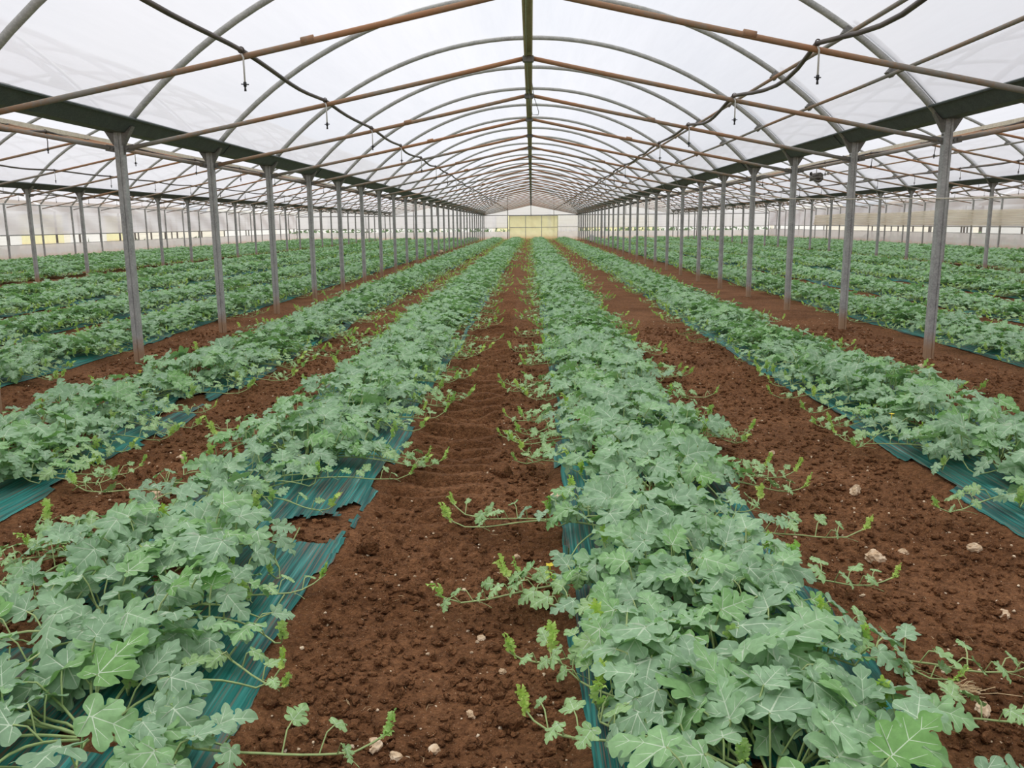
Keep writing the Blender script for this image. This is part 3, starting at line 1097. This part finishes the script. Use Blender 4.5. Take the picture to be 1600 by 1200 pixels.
def grow(seed, width=0.5, runners=2, dens=1.0, size=1.0, height=1.0, tipn=None, nv=10, crown=26):
    """returns vine polylines, petioles, leaves [(matrix, size, shape, fresh)], tips [matrix]; local frame, y along the bed, z=0 at bed surface"""
    r = random.Random(seed)
    vines, pets, leaves, tips = [], [], [], []
    heads = []
    for i in range(nv):
        heads.append((2 * math.pi * (i + r.uniform(-.3, .3)) / nv, r.uniform(0.38, 0.62), False))
    for i in range(runners):
        s = 1 if r.random() < 0.5 else -1
        heads.append(((0 if s > 0 else math.pi) + r.uniform(-0.7, 0.7), r.uniform(0.62, 0.95), True))
    for hd, L, runner in heads:
        st = 0.045
        n = int(L / st)
        x, y, a = 0.03 * math.cos(hd), 0.03 * math.sin(hd), hd
        line = []
        curl = r.uniform(-0.9, 0.9)
        for i in range(n + 1):
            u = i / n
            zc = 0.02 + 0.10 * height * math.sin(math.pi * min(1, u * 1.15)) * (0.55 if runner else 1)
            if u > 0.86:
                zc += (u - 0.86) * (0.40 if runner else 0.55)
            line.append(Vector((x, y, max(0.012 if math.hypot(x, y) < 0.06 else 0.036, zc))))
            a += curl * st + r.uniform(-.10, .10)
            if not runner and abs(x) > width * 0.85 and math.cos(a) * x > 0:
                a += 0.25 * (1 if math.sin(a) * x > 0 else -1)
            x += st * math.cos(a)
            y += st * math.sin(a)
        vines.append((line, runner))
        side = 1
        step = 1
        i = 1 + (r.random() < 0.5)
        while i < n - 1:
            u = i / n
            p = line[i]
            side = -side
            vd = (line[i + 1] - line[i - 1]).normalized()
            va = math.atan2(vd.y, vd.x)
            if r.random() < dens:
                la = va + side * r.uniform(0.35, 1.5)
                if runner:
                    s = max(0.028, 0.095 * (1 - u) ** 0.8 + 0.025) * r.uniform(0.8, 1.15)
                else:
                    s = (0.155 - 0.080 * u) * r.uniform(0.72, 1.25)
                s *= size
                ph = (0.045 + 0.09 * (1 - u)) * height * r.uniform(0.5, 1.35) if not runner else 0.03 + 0.06 * (1 - u) * r.uniform(.5, 1.3)
                out = r.uniform(0.02, 0.07)
                base = p + Vector((math.cos(la) * out, math.sin(la) * out, ph))
                lim = width + 0.08
                if not runner and abs(base.x) > lim:
                    base.x = math.copysign(lim - r.uniform(0, .1), base.x)
                pets.append((p, p.lerp(base, 0.5) + Vector((0, 0, 0.02)), base, 0.0022 if s < .09 else 0.003))
                dirv = Vector((math.cos(la), math.sin(la), r.uniform(-0.45, 0.30)))
                nrm = Vector((r.gauss(0, 0.40) + 0.30 * base.x / max(width, .1), r.gauss(0, 0.42) - 0.20, 1.0)).normalized()
                dirv = (dirv - nrm * dirv.dot(nrm)).normalized()
                xx = dirv.cross(nrm)
                m = Matrix((xx, dirv, nrm)).transposed().to_4x4()
                m.translation = base
                fresh = runner and u > 0.55 or (u > 0.88)
                leaves.append((m, s, r.randrange(8), fresh))
            i += 1 if (runner or r.random() < 0.55) else 2
        if runner or r.random() < (0.45 if tipn is None else tipn):
            e = line[-1]
            d = (line[-1] - line[-2]).normalized()
            q = d.to_track_quat('Y', 'Z').to_matrix().to_4x4()
            q.translation = e
            sc = r.uniform(0.8, 1.25)
            tips.append((q, sc, r.randrange(4)))
    # top leaves filling the crown
    for i in range(int(crown * dens)):
        a, d = r.uniform(0, 6.28), 0.36 * math.sqrt(r.random())
        base = Vector((d * math.cos(a) * width / 0.45, d * math.sin(a) * 1.1, (0.08 + 0.13 * (1 - d / 0.45) * r.uniform(.5, 1.25)) * height))
        p = Vector((base.x * 0.6, base.y * 0.6, 0.03))
        pets.append((p, p.lerp(base, 0.55) + Vector((0, 0, .015)), base, 0.003))
        la = a + r.uniform(-1.2, 1.2)
        dirv = Vector((math.cos(la), math.sin(la), r.uniform(-0.35, 0.35)))
        nrm = Vector((r.gauss(0, .36), r.gauss(0, .42) - 0.20, 1)).normalized()
        dirv = (dirv - nrm * dirv.dot(nrm)).normalized()
        m = Matrix((dirv.cross(nrm), dirv, nrm)).transposed().to_4x4()
        m.translation = base
        leaves.append((m, r.uniform(0.10, 0.175) * size, r.randrange(8), False))
    return vines, pets, leaves, tips


def vine_mesh(vines, pets, fine=True):
    b = MB()
    for line, runner in vines:
        k = 1 if fine else 2
        pl = line[::k] if len(line[::k]) > 2 else line
        n = len(pl)
        b.tube(pl, [0.0045 - 0.0018 * i / n for i in range(n)], 5 if fine else 3, caps=False)
        if fine and runner and n > 8:   # curly tendrils
            for q in (n // 2, n - 4):
                p = pl[q]
                b.tube([p + Vector((0.012 * math.sin(j * 1.1) + 0.008 * j, 0.010 * math.cos(j * 1.3) - 0.007 * j, 0.004 * j * (1 - j / 8))) for j in range(8)], 0.0011, 3, caps=False)
    for p, q, e, rr in pets:
        b.tube([p, q, e], rr, 4 if fine else 3, caps=False)
    return b.mesh('vine', M_VINE, True)


def foliage_mesh(leaves, seed):
    r = random.Random(seed)
    Vs, Fs, Ms, Ts, n = [], [], [], [], 0
    for m, s, k, fresh in leaves:
        v, f, mi = LEAVES[k]
        A = np.array(m)
        w = (v * s) @ A[:3, :3].T + A[:3, 3]
        Vs.append(w)
        Fs.append(f + n)
        Ms.append(np.where(mi == 1, 1, 2 if fresh else 0))
        Ts.append(np.full(len(w), r.random()))
        n += len(w)
    return np_mesh('foliage', np.concatenate(Vs), np.concatenate(Fs), [M_LEAF, M_VEIN, M_MID], np.concatenate(Ms), True, {'tint': np.concatenate(Ts)})


def tips_mesh(tips):
    Vs, Fs, Ts, n = [], [], [], 0
    for i, (m, s, k) in enumerate(tips):
        v, f = TIPS[k]
        A = np.array(m)
        w = (v * s) @ A[:3, :3].T + A[:3, 3]
        Vs.append(w)
        Fs.append(f + n)
        Ts.append(np.full(len(w), (i * 0.37) % 1))
        n += len(w)
    return np_mesh('shoot_tips', np.concatenate(Vs), np.concatenate(Fs), M_YOUNG, None, True, {'tint': np.concatenate(Ts)})


# where plants stand along every bed
def project(x, y, z=0.15):
    d = Vector((x, y, z)) - CAM_LOC
    w = d.dot(cf)
    if w < 0.3:
        return None
    return 800 + CAM_F * d.dot(cr) / w, 600 - CAM_F * d.dot(cu) / w, w


HAND = {  # the near plants, set out as in the photograph: (y, dx, width, density, size, height)
    1: [(1.98, 0.10, .42, .55, 1.05, .70), (2.48, -0.06, .46, .75, 1.1, .90), (3.05, -0.14, .40, 1.0, 1.05, 1.05), (3.95, -0.22, .28, .55, .85, .7), (4.65, -0.03, .42, .95, .95, .95), (5.30, -0.06, .44, 1, .95, 1.0), (6.0, -0.04, .42, .95, .95, 1.0)],
    2: [(1.80, -0.02, .32, .9, 1.1, .75), (2.30, -0.02, .32, .95, 1.1, .80), (2.85, -0.02, .36, 1, 1.05, .90), (3.45, -0.10, .34, .8, .95, .85), (4.10, 0.02, .40, 1, 1.0, .95), (4.75, 0.02, .42, 1, 1.0, 1.0), (5.45, 0.0, .44, 1, 1.0, 1.1)],
    0: [(4.15, -0.05, .44, 1, 1.0, .95), (4.85, -0.08, .40, 1, 1.0, .95), (5.55, -0.16, .34, .9, 1.0, 1.0), (6.35, -0.12, .34, .75, .9, .8), (7.1, -0.02, .42, 1, 1.0, 1.15)],
    3: [(3.9, 0.12, .44, .9, .95, .95), (4.6, 0.04, .44, 1, 1.0, 1.05), (5.3, 0.02, .44, 1, 1.0, 1.05), (6.0, 0.0, .44, 1, 1.0, 1.1), (6.7, 0.02, .44, 1, 1.0, 1.05)],
}
PLANTS = []
for bi, (cx, hw, nm) in enumerate(BEDS):
    rnd = random.Random(1000 + bi)
    y = 1.6
    for row in HAND.get(bi, []):
        PLANTS.append((bi, cx + row[1], row[0]) + row[2:])
        y = row[0]
    y += rnd.uniform(0.62, 0.74)
    while y < Y_END - 1.2:
        pr = project(cx, y)
        if pr and -170 < pr[0] < 1770 and pr[1] < 1420:
            gap = vnoise(np.array([cx * 3.1]), np.array([y * 0.22]), 40)[0]
            PLANTS.append((bi, cx + rnd.uniform(-.06, .06), y, rnd.uniform(.40, .46), 1.0 if gap > 0.3 else 0.8, rnd.uniform(.92, 1.05), rnd.uniform(.78, 1.02)))
        y += rnd.uniform(0.62, 0.76)
PLANTS.sort(key=lambda p: project(p[1], p[2])[2] if project(p[1], p[2]) else 0)
count = {}
ORD = []
order_by_bed = {}
for i, p in enumerate(PLANTS):
    order_by_bed.setdefault(p[0], []).append((p[2], i))
rank = {}
for bi, lst in order_by_bed.items():
    for j, (yy, i) in enumerate(sorted(lst)):
        rank[i] = j + 1

N_HERO, N_SOLO = 34, 290
variants = []
for i in range(8):
    vs, ps, ls, ts = grow(5000 + i, 0.47, 5, 1.0, 0.80, 0.95, 0.6, 14, 40)
    variants.append((foliage_mesh(ls, i), vine_mesh(vs, ps, False), tips_mesh(ts)))
var_src = {}
far_pts = []
HOLES = []
for i, (bi, px, py, wd, dens, size, hgt) in enumerate(PLANTS):
    bz = float(gz_base(np.array([px]), np.array([py]))[0]) + 0.006
    if py < 14:
        HOLES.append((px, py))
    if i >= N_SOLO:
        far_pts.append((px, py, bz))
        continue
    lab = 'watermelon plant, %s from the camera in the %s' % (nth(rank[i]), BEDS[bi][2])
    p = thing('watermelon_plant', lab, 'plant', (px, py, bz), 0, 'watermelon plants in the ' + BEDS[bi][2])
    if i < N_HERO:
        vs, ps, ls, ts = grow(9000 + i, wd, 4, dens * 0.86, size, hgt, 0.65, 10, 22)
        for line, runner in vs:
            for v in line:   # keep runners above the soil where they leave the bed
                g = gz1(px + v.x, py + v.y) - bz
                if v.z < g + 0.012:
                    v.z = g + 0.012
        add('vine', vine_mesh(vs, ps), p)
        for m, s, k, fresh in ls:
            o = bpy.data.objects.new('leaf', FRESH_ME[k % 3] if fresh else LEAF_ME[k])
            COL.objects.link(o)
            o.parent = p
            g = gz1(px + m.translation.x, py + m.translation.y) - bz + 0.02
            if m.translation.z < g:
                m.translation.z = g
            o.matrix_local = m @ Matrix.Scale(s, 4)
        for m, s, k in ts:
            o = add('shoot_tip', TIP_ME[k], p)
            o.matrix_local = m @ Matrix.Scale(s, 4)
        if i in (4, 15, 22, 27):
            for m, s, k, fresh in ls[60:61]:
                o = add('flower', FLOWER_ME, p)
                o.location = m.translation + Vector((0.02, -0.03, 0.03))
    else:
        k = i % 8
        fo, vi, ti = variants[k]
        fo_o = add('foliage', fo, p)
        fo_o['kind'] = 'stuff'
        add('vine', vi, p)
        tip_o = add('shoot_tips', ti, p)
        tip_o['kind'] = 'stuff'
        p.rotation_euler = (0, 0, random.uniform(-.55, .55) + (math.pi if random.random() < 0.3 else 0))
        p.scale = (size, size, size * hgt)
        var_src.setdefault(k, (fo_o, tip_o))

# the distant plants: one mass
fp = np.array(far_pts)
me = bpy.data.meshes.new('watermelon_foliage')
me.vertices.add(len(fp))
me.vertices.foreach_set('co', fp.astype(np.float32).ravel())
at = me.attributes.new('rot', 'FLOAT_VECTOR', 'POINT')
rot = np.zeros((len(fp), 3), np.float32)
rot[:, 2] = RNG.uniform(-0.7, 0.7, len(fp)) + np.where(RNG.random(len(fp)) < 0.3, np.pi, 0)
at.data.foreach_set('vector', rot.ravel())
at = me.attributes.new('scl', 'FLOAT', 'POINT')
at.data.foreach_set('value', RNG.uniform(0.92, 1.12, len(fp)).astype(np.float32))
at = me.attributes.new('pick', 'INT', 'POINT')
at.data.foreach_set('value', RNG.integers(0, 8, len(fp)).astype(np.int32))
far = tag(add('watermelon_foliage', me), 'distant watermelon plants merging into green rows towards the far wall', 'plants', None, 'stuff')
ng = bpy.data.node_groups.new('far_plants', 'GeometryNodeTree')
ng.interface.new_socket('Geometry', in_out='INPUT', socket_type='NodeSocketGeometry')
ng.interface.new_socket('Geometry', in_out='OUTPUT', socket_type='NodeSocketGeometry')
gi_, go_ = ng.nodes.new('NodeGroupInput'), ng.nodes.new('NodeGroupOutput')
joins = []


def attr_node(nm, typ):
    n = ng.nodes.new('GeometryNodeInputNamedAttribute')
    n.data_type = typ
    n.inputs['Name'].default_value = nm
    return n.outputs['Attribute']


final = ng.nodes.new('GeometryNodeJoinGeometry')
for which in (0, 1):
    jn = ng.nodes.new('GeometryNodeGeometryToInstance')
    for k in sorted(var_src):
        oi = ng.nodes.new('GeometryNodeObjectInfo')
        oi.transform_space = 'ORIGINAL'
        oi.inputs['Object'].default_value = var_src[k][which]
        oi.inputs['As Instance'].default_value = True
        ng.links.new(oi.outputs['Geometry'], jn.inputs[0]) if False else joins.append(oi)
    ng.nodes.remove(jn)
    jg = ng.nodes.new('GeometryNodeJoinGeometry')
    for oi in reversed(joins):
        ng.links.new(oi.outputs['Geometry'], jg.inputs[0])
    joins = []
    ip = ng.nodes.new('GeometryNodeInstanceOnPoints')
    ip.inputs['Pick Instance'].default_value = True
    ng.links.new(gi_.outputs[0], ip.inputs['Points'])
    ng.links.new(jg.outputs[0], ip.inputs['Instance'])
    ng.links.new(attr_node('pick', 'INT'), ip.inputs['Instance Index'])
    e2r = ng.nodes.new('FunctionNodeEulerToRotation')
    ng.links.new(attr_node('rot', 'FLOAT_VECTOR'), e2r.inputs[0])
    ng.links.new(e2r.outputs[0], ip.inputs['Rotation'])
    ng.links.new(attr_node('scl', 'FLOAT'), ip.inputs['Scale'])
    ng.links.new(ip.outputs[0], final.inputs[0])
ng.links.new(final.outputs[0], go_.inputs[0])
far.modifiers.new('plants', 'NODES').node_group = ng

# ------------------------------------------------------------------ mulch films under the beds
TEAR = [(-0.97, 3.50, 0.19, 0.17), (-0.84, 3.78, 0.05, 0.10), (1.02, 3.10, 0.10, 0.16), (-1.62, 2.60, 0.10, 0.16), (-1.52, 3.62, 0.12, 0.06), (-2.62, 6.35, 0.10, 0.22)]
MUL = {0: 'left-hand bed beside the post row', 1: 'bed left of the wheel-marked path', 2: 'bed right of the wheel-marked path', 3: 'right-hand bed beside the post row'}
for bi in range(12):
    cx, hw, nm = BEDS[bi]
    near = bi < 4
    ys = spread([(1.3, 7.5, 0.03), (7.5, 14, 0.08), (14, 40, 0.3), (40, Y_END - 1, 1.0)]) if near else spread([(4.5 if bi < 6 else 9, 20, 0.12), (20, 45, 0.4), (45, Y_END - 1, 1.2)])
    us = np.linspace(-1, 1, 49 if near else 21)
    U, Yg = np.meshgrid(us, ys)
    edge = hw + 0.035 * (vnoise(Yg * 1.1 + 9 * np.sign(U), np.full_like(Yg, bi * 3.7), 50) - 0.5) * 2 + 0.012 * (vnoise(Yg * 7 + 5 * np.sign(U), np.full_like(Yg, bi), 51) - .5)
    Xg = cx + U * edge
    fade = 1 - sstep(0.86, 1.0, np.abs(U))
    Z = gz_base(Xg, Yg) + 0.016 * fade + 0.004
    Z = np.maximum(Z, np.where(np.abs(U) > 0.8, gz(Xg, Yg) + 0.003, -9))
    wr = 0.011 * np.abs(vnoise(U * 16 + 3, Yg * 0.9, 60 + bi) - .5) * 2 + 0.006 * np.abs(vnoise(U * 38, Yg * 1.6, 80 + bi) - .5) * 2
    Z = Z + wr * (0.4 + 0.6 * fade)
    nyy, nxx = U.shape
    q = (np.arange(nyy - 1)[:, None] * nxx + np.arange(nxx - 1)[None, :])
    Xc = (Xg[:-1, :-1] + Xg[1:, 1:]) / 2
    Yc = (Yg[:-1, :-1] + Yg[1:, 1:]) / 2
    Uc = (U[:-1, :-1] + U[1:, 1:]) / 2
    keep = np.ones_like(Xc, bool)
    nz = vnoise(Xc * 22, Yc * 6, 90 + bi) - 0.5
    if near:
        for hx, hy in HOLES:
            if abs(hx - cx) < 0.5:
                keep &= ((Xc - hx) ** 2 + (Yc - hy) ** 2) > (0.085 + 0.05 * nz) ** 2
        for tx_, ty_, ra, rb in TEAR:
            keep &= ((Xc - tx_) / ra) ** 2 + ((Yc - ty_) / rb) ** 2 > 1 + 0.9 * nz
        big = vnoise(Xc * 2.3 + 40 * bi, Yc * 0.8, 95)
        keep &= ~((big > 0.80) & (np.abs(Uc) < 0.9))
        keep &= ~((np.abs(Uc) > 0.90) & (vnoise(Yc * 2.1, np.sign(Uc) + bi, 97) > 0.66))
    idx = q[keep]
    F = np.stack([idx, idx + 1, idx + 1 + nxx, idx + nxx], 1)
    o = add('mulch_film', np_mesh('mulch_film', np.stack([Xg.ravel(), Yg.ravel(), Z.ravel()], 1), F, M_MULCH))
    tag(o, 'wrinkled teal plastic mulch film under the ' + nm, 'mulch film', 'mulch films on the beds')

# ------------------------------------------------------------------ stones and clods
def blob(seed, subdiv=2, flat=0.7, rough=0.25):
    import bmesh
    bm = bmesh.new()
    bmesh.ops.create_icosphere(bm, subdivisions=subdiv, radius=1.0)
    r = random.Random(seed)
    ph = [(Vector((r.gauss(0, 1), r.gauss(0, 1), r.gauss(0, 1))).normalized(), r.uniform(0.35, 0.95)) for _ in range(7)]
    sx, sy = r.uniform(0.75, 1.2), r.uniform(0.7, 1.0)
    V = []
    for v in bm.verts:
        c = v.co.copy()
        for d, h in ph:      # chip flat facets
            e = c.dot(d) - h
            if e > 0:
                c -= d * e * 0.8
        c *= 1 + r.uniform(-rough, rough) * 0.55
        V.append((c.x * sx, c.y * sy, c.z * flat))
    F = [[w.index for w in f.verts] for f in bm.faces]
    bm.free()
    return np.array(V), np.array(F)


STONES = [  # x, y, size, kind, label
    (0.143, 3.909, 0.055, 's', 'brown and white mottled stone beside the right-hand bed edge at the path'),
    (1.654, 4.104, 0.042, 's', 'pale cream stone standing alone in the right soil strip'),
    (1.434, 3.286, 0.042, 's', 'flat orange-tan stone lying nearest the torn teal film on the right strip'),
    (1.594, 3.397, 0.030, 's', 'small jagged pale stone behind the flat orange-tan stone'),
    (1.86, 3.34, 0.028, 's', 'small buff stone at the right of the jagged pale stone'),
    (1.69, 2.803, 0.026, 's', 'cream stone at the right edge of the picture'),
    (3.25, 7.186, 0.05, 's', 'elongated cream stone between the right bed and the post row'),
    (3.62, 7.75, 0.045, 's', 'pale stone in front of the second right-hand post'),
    (2.72 + 0.5, 7.9, 0.035, 's', 'small pale stone behind the elongated cream stone'),
    (-4.25, 39.5, 0.20, 's', 'large white stone beside the distant left posts'),
    (-0.40, 1.985, 0.026, 's', 'white stone at the bottom of the path, beside a smaller one'),
    (-0.331, 1.951, 0.022, 's', 'cream stone at the bottom edge of the path'),
    (-0.235, 1.99, 0.018, 's', 'orange-tinted stone low on the path'),
    (-0.153, 2.148, 0.020, 's', 'flat buff stone in the lower middle of the path'),
    (-0.15, 2.62, 0.014, 's', 'small square pale stone in the middle of the path'),
    (-0.07, 2.40, 0.016, 's', 'broken pale stone right of the middle of the path'),
    (-0.04, 3.30, 0.017, 's', 'small cream pebble on the path by the right bed'),
    (-0.62, 4.62, 0.028, 's', 'pale crumbling stone at the left edge of the path'),
    (1.48, 4.95, 0.022, 's', 'small white stone far up the right soil strip'),
    (1.30, 2.20, 0.028, 's', 'reddish broken stone beside the near right film edge'),
    (-1.90, 4.05, 0.045, 's', 'pale stone beside the torn green film strip'),
    (-2.05, 4.75, 0.03, 's', 'small beige stone between the two left beds'),
    (3.05, 9.9, 0.03, 's', 'small pale stone near the third right-hand post'),
    (-0.143, 4.534, 0.060, 'c', 'big round soil clod on the path in front of the tyre prints'),
    (-0.665, 3.32, 0.055, 'c', 'large brown soil clod left of the path beside the torn film'),
    (-0.66, 3.58, 0.045, 'c', 'brown soil clod behind the large clod at the torn film'),
    (-0.044, 2.119, 0.045, 'c', 'dark soil clod low on the path near the right bed'),
    (-0.501, 1.935, 0.045, 'c', 'rounded clod cut by the bottom edge of the picture'),
    (0.02, 4.62, 0.035, 'c', 'soil clod right of the big round clod'),
    (0.05, 3.78, 0.04, 'c', 'soil clod in front of the mottled stone'),
]
for i, (x, y, s, kd, lab) in enumerate(STONES):
    V, F = blob(700 + i, 3, 0.72 if kd == 's' else 0.85, 0.3)
    o = add('stone' if kd == 's' else 'soil_clod', np_mesh('stone', V * s, F, M_STONE if kd == 's' else M_SOIL, None, kd != 's'), None, (x, y, gz1(x, y) + s * 0.32), random.uniform(0, 6))
    tag(o, lab, 'stone' if kd == 's' else 'clod', 'loose stones on the soil' if kd == 's' else 'large soil clods')


def scatter(name, label, mat, n, smin, smax, seed, region, sink=0.3, power=2.5, sub=(1, 2)):
    r = np.random.default_rng(seed)
    blobs = [blob(seed + i, sub[0], 0.75, 0.4) for i in range(6)], [blob(seed + 9 + i, sub[1], 0.75, 0.4) for i in range(6)]
    Vs, Fs, k = [], [], 0
    x0, x1, y0, y1 = region
    t = r.random(n * 3)
    y = y0 + (y1 - y0) * t ** 1.9
    x = r.uniform(x0, x1, n * 3)
    ok = (bed_mask(x) < 0.03) & (np.abs(x) < 0.72 * y + 0.4)
    ok &= ~((np.abs(x + 0.47) < 0.25) & (y > 4.0) & (r.random(len(x)) < 0.85))
    ok |= (((x + 0.97) / 0.19) ** 2 + ((y - 3.5) / 0.17) ** 2 < 1)
    x, y = x[ok][:n], y[ok][:n]
    z = gz(x, y)
    for i in range(len(x)):
        s = smin + (smax - smin) * r.random() ** power
        V, F = blobs[1 if s > 0.014 else 0][r.integers(0, 6)]
        a = r.uniform(0, 6.28)
        R = np.array([[math.cos(a), -math.sin(a), 0], [math.sin(a), math.cos(a), 0], [0, 0, 1]])
        Vs.append(V @ R.T * s + np.array([x[i], y[i], z[i] + s * sink]))
        Fs.append(F + k)
        k += len(V)
    o = add(name, np_mesh(name, np.concatenate(Vs), np.concatenate(Fs), mat, None, False))
    return tag(o, label, 'soil' if mat is M_SOIL else 'gravel', None, 'stuff')


scatter('soil_crumbs', 'loose brown crumbs and small clods scattered over the soil strips', M_SOIL, 32000, 0.0025, 0.024, 11, (-4.3, 4.3, 1.7, 11), 0.35, 4.0)
scatter('pebbles', 'tiny pale pebbles scattered over the soil strips', M_STONE, 3200, 0.0016, 0.011, 21, (-4.4, 4.4, 1.7, 12), 0.45, 3.0)

# bits of straw
b = MB()
rs = random.Random(31)
for i in range(420):
    y = 1.8 + 7 * rs.random() ** 1.7
    x = rs.uniform(-0.7 * y, 0.7 * y)
    if bed_mask(np.array([x]))[0] > 0.01:
        continue
    z = gz1(x, y) + 0.004
    a, L = rs.uniform(0, 6.28), rs.uniform(0.008, 0.04)
    b.tube([(x, y, z), (x + L * .5 * math.cos(a), y + L * .5 * math.sin(a), z + rs.uniform(.002, .008)), (x + L * math.cos(a + .4), y + L * math.sin(a + .4), z)], 0.0009, 3)
tag(add('straw_litter', b.mesh('straw_litter', M_STRAW)), 'short bits of dry straw scattered on the soil', 'straw', None, 'stuff')

# dry weed by the right bed, near the camera
b = MB()
wx, wy = 1.31, 2.30
for i in range(26):
    a, L = rs.uniform(-0.5, 0.7), rs.uniform(0.04, 0.14)
    x, y = wx - 0.05 + rs.uniform(-.04, .06), wy + rs.uniform(-.02, .02)
    z = gz1(x, y) + 0.006
    b.tube([(x, y, z), (x + L * .5 * math.cos(a), y + L * .5 * math.sin(a) * .6, z + rs.uniform(.004, .02)), (x + L * math.cos(a), y + L * math.sin(a) * .7, z + rs.uniform(0, .012))], 0.0013, 3)
tag(add('dry_weed', b.mesh('dry_weed', M_STRAW)), 'withered straw-coloured weed lying at the tip of the right bed', 'weed')

# ------------------------------------------------------------------ small things
pts = [(3.945, 22.64, 2.10), (3.945, 20.29, 2.08), (3.945, 17.6, 1.944), (3.945, 15.26, 1.813), (3.945, 12.95, 1.703), (3.945, 10.58, 1.632), (3.945, 8.2, 1.571), (3.945, 6.04, 1.53)]
cord = add('cord', MB().tube(pts, 0.008, 6).mesh('cord', M_CORD, True))
tag(cord, 'pale cord strung along the inner side of the right-hand posts', 'cord')
gp = [(-0.012 + 0.006 * math.sin(i * 1.3), 3.6 + i * 1.2, 2.925 + 0.004 - 0.012 * abs(math.sin(i * 0.8))) for i in range(30)]
tag(add('string', MB().tube(gp, 0.0032, 5).mesh('string', M_GREENCORD, True)), 'faded green string running along the middle ridge channel', 'string')
wl = [(0.035, 9.9, 2.93), (0.06, 10.1, 2.80), (0.115, 10.3, 2.66), (0.11, 10.35, 2.63), (0.04, 10.4, 2.64), (0.0, 10.45, 2.93)]
tag(add('wire', MB().tube(wl, 0.004, 5).mesh('wire', M_BRACKET, True)), 'loop of wire dangling from the middle ridge channel', 'wire')

b = MB()
rn = random.Random(77)
for q in range(9):
    ph = rn.uniform(0, 6.28)
    r0 = rn.uniform(0.07, 0.13)
    tl_ = [rn.uniform(-.5, .5), rn.uniform(-.5, .5)]
    ring_ = []
    for i in range(17):
        a = ph + i * math.pi / 8
        ring_.append((r0 * math.cos(a), r0 * math.sin(a) * 0.6 + 0.02 * math.sin(3 * a), -0.12 + r0 * (tl_[0] * math.cos(a) + tl_[1] * math.sin(a)) + 0.05 * math.sin(a * 1.5)))
    b.tube(ring_, 0.022, 6, caps=False)
b.tube([(0, 0, -0.12), (0, 0, 0.1)], 0.008, 5)
nbun = add('net_bundle', b.mesh('net_bundle', M_NET, True), None, (8 - 1.955, 18.37, 2.44))
nbun.location.z = 2.40
tag(nbun, 'dark bundle of rolled net hanging from a pipe in the right tunnel', 'bundle')

jc = thing('canister', 'small white canister with a dark base beside the distant right posts', 'canister', (4.42, 62.5, gz1(4.42, 62.5)))
add('body', MB().prism([(-.15, -.10), (.15, -.10), (.17, -.07), (.17, .07), (.15, .10), (-.15, .10), (-.17, .07), (-.17, -.07)], [((0, 0, 0.10), (1, 0, 0), (0, 1, 0)), ((0, 0, 0.50), (1, 0, 0), (0, 1, 0)), ((0, 0, 0.56), (.7, 0, 0), (0, .7, 0))]).mesh('body', M_WHITE), jc)
add('base', MB().box((0, 0, 0.05), (0.36, 0.22, 0.12)).mesh('base', M_BLACK), jc)
add('cap', MB().tube([(0.05, 0, 0.55), (0.05, 0, 0.61)], 0.035, 8).mesh('cap', M_BLACK), jc)
hp = [(7.9, 29.1, 0.06), (7.85, 30.6, 0.12), (7.88, 32.3, 0.06), (7.8, 33.5, 0.03)]
tag(add('drip_hose', MB().tube(hp, 0.03, 6).mesh('drip_hose', M_CORD, True)), 'pale hose lying between beds in the right tunnel', 'hose')
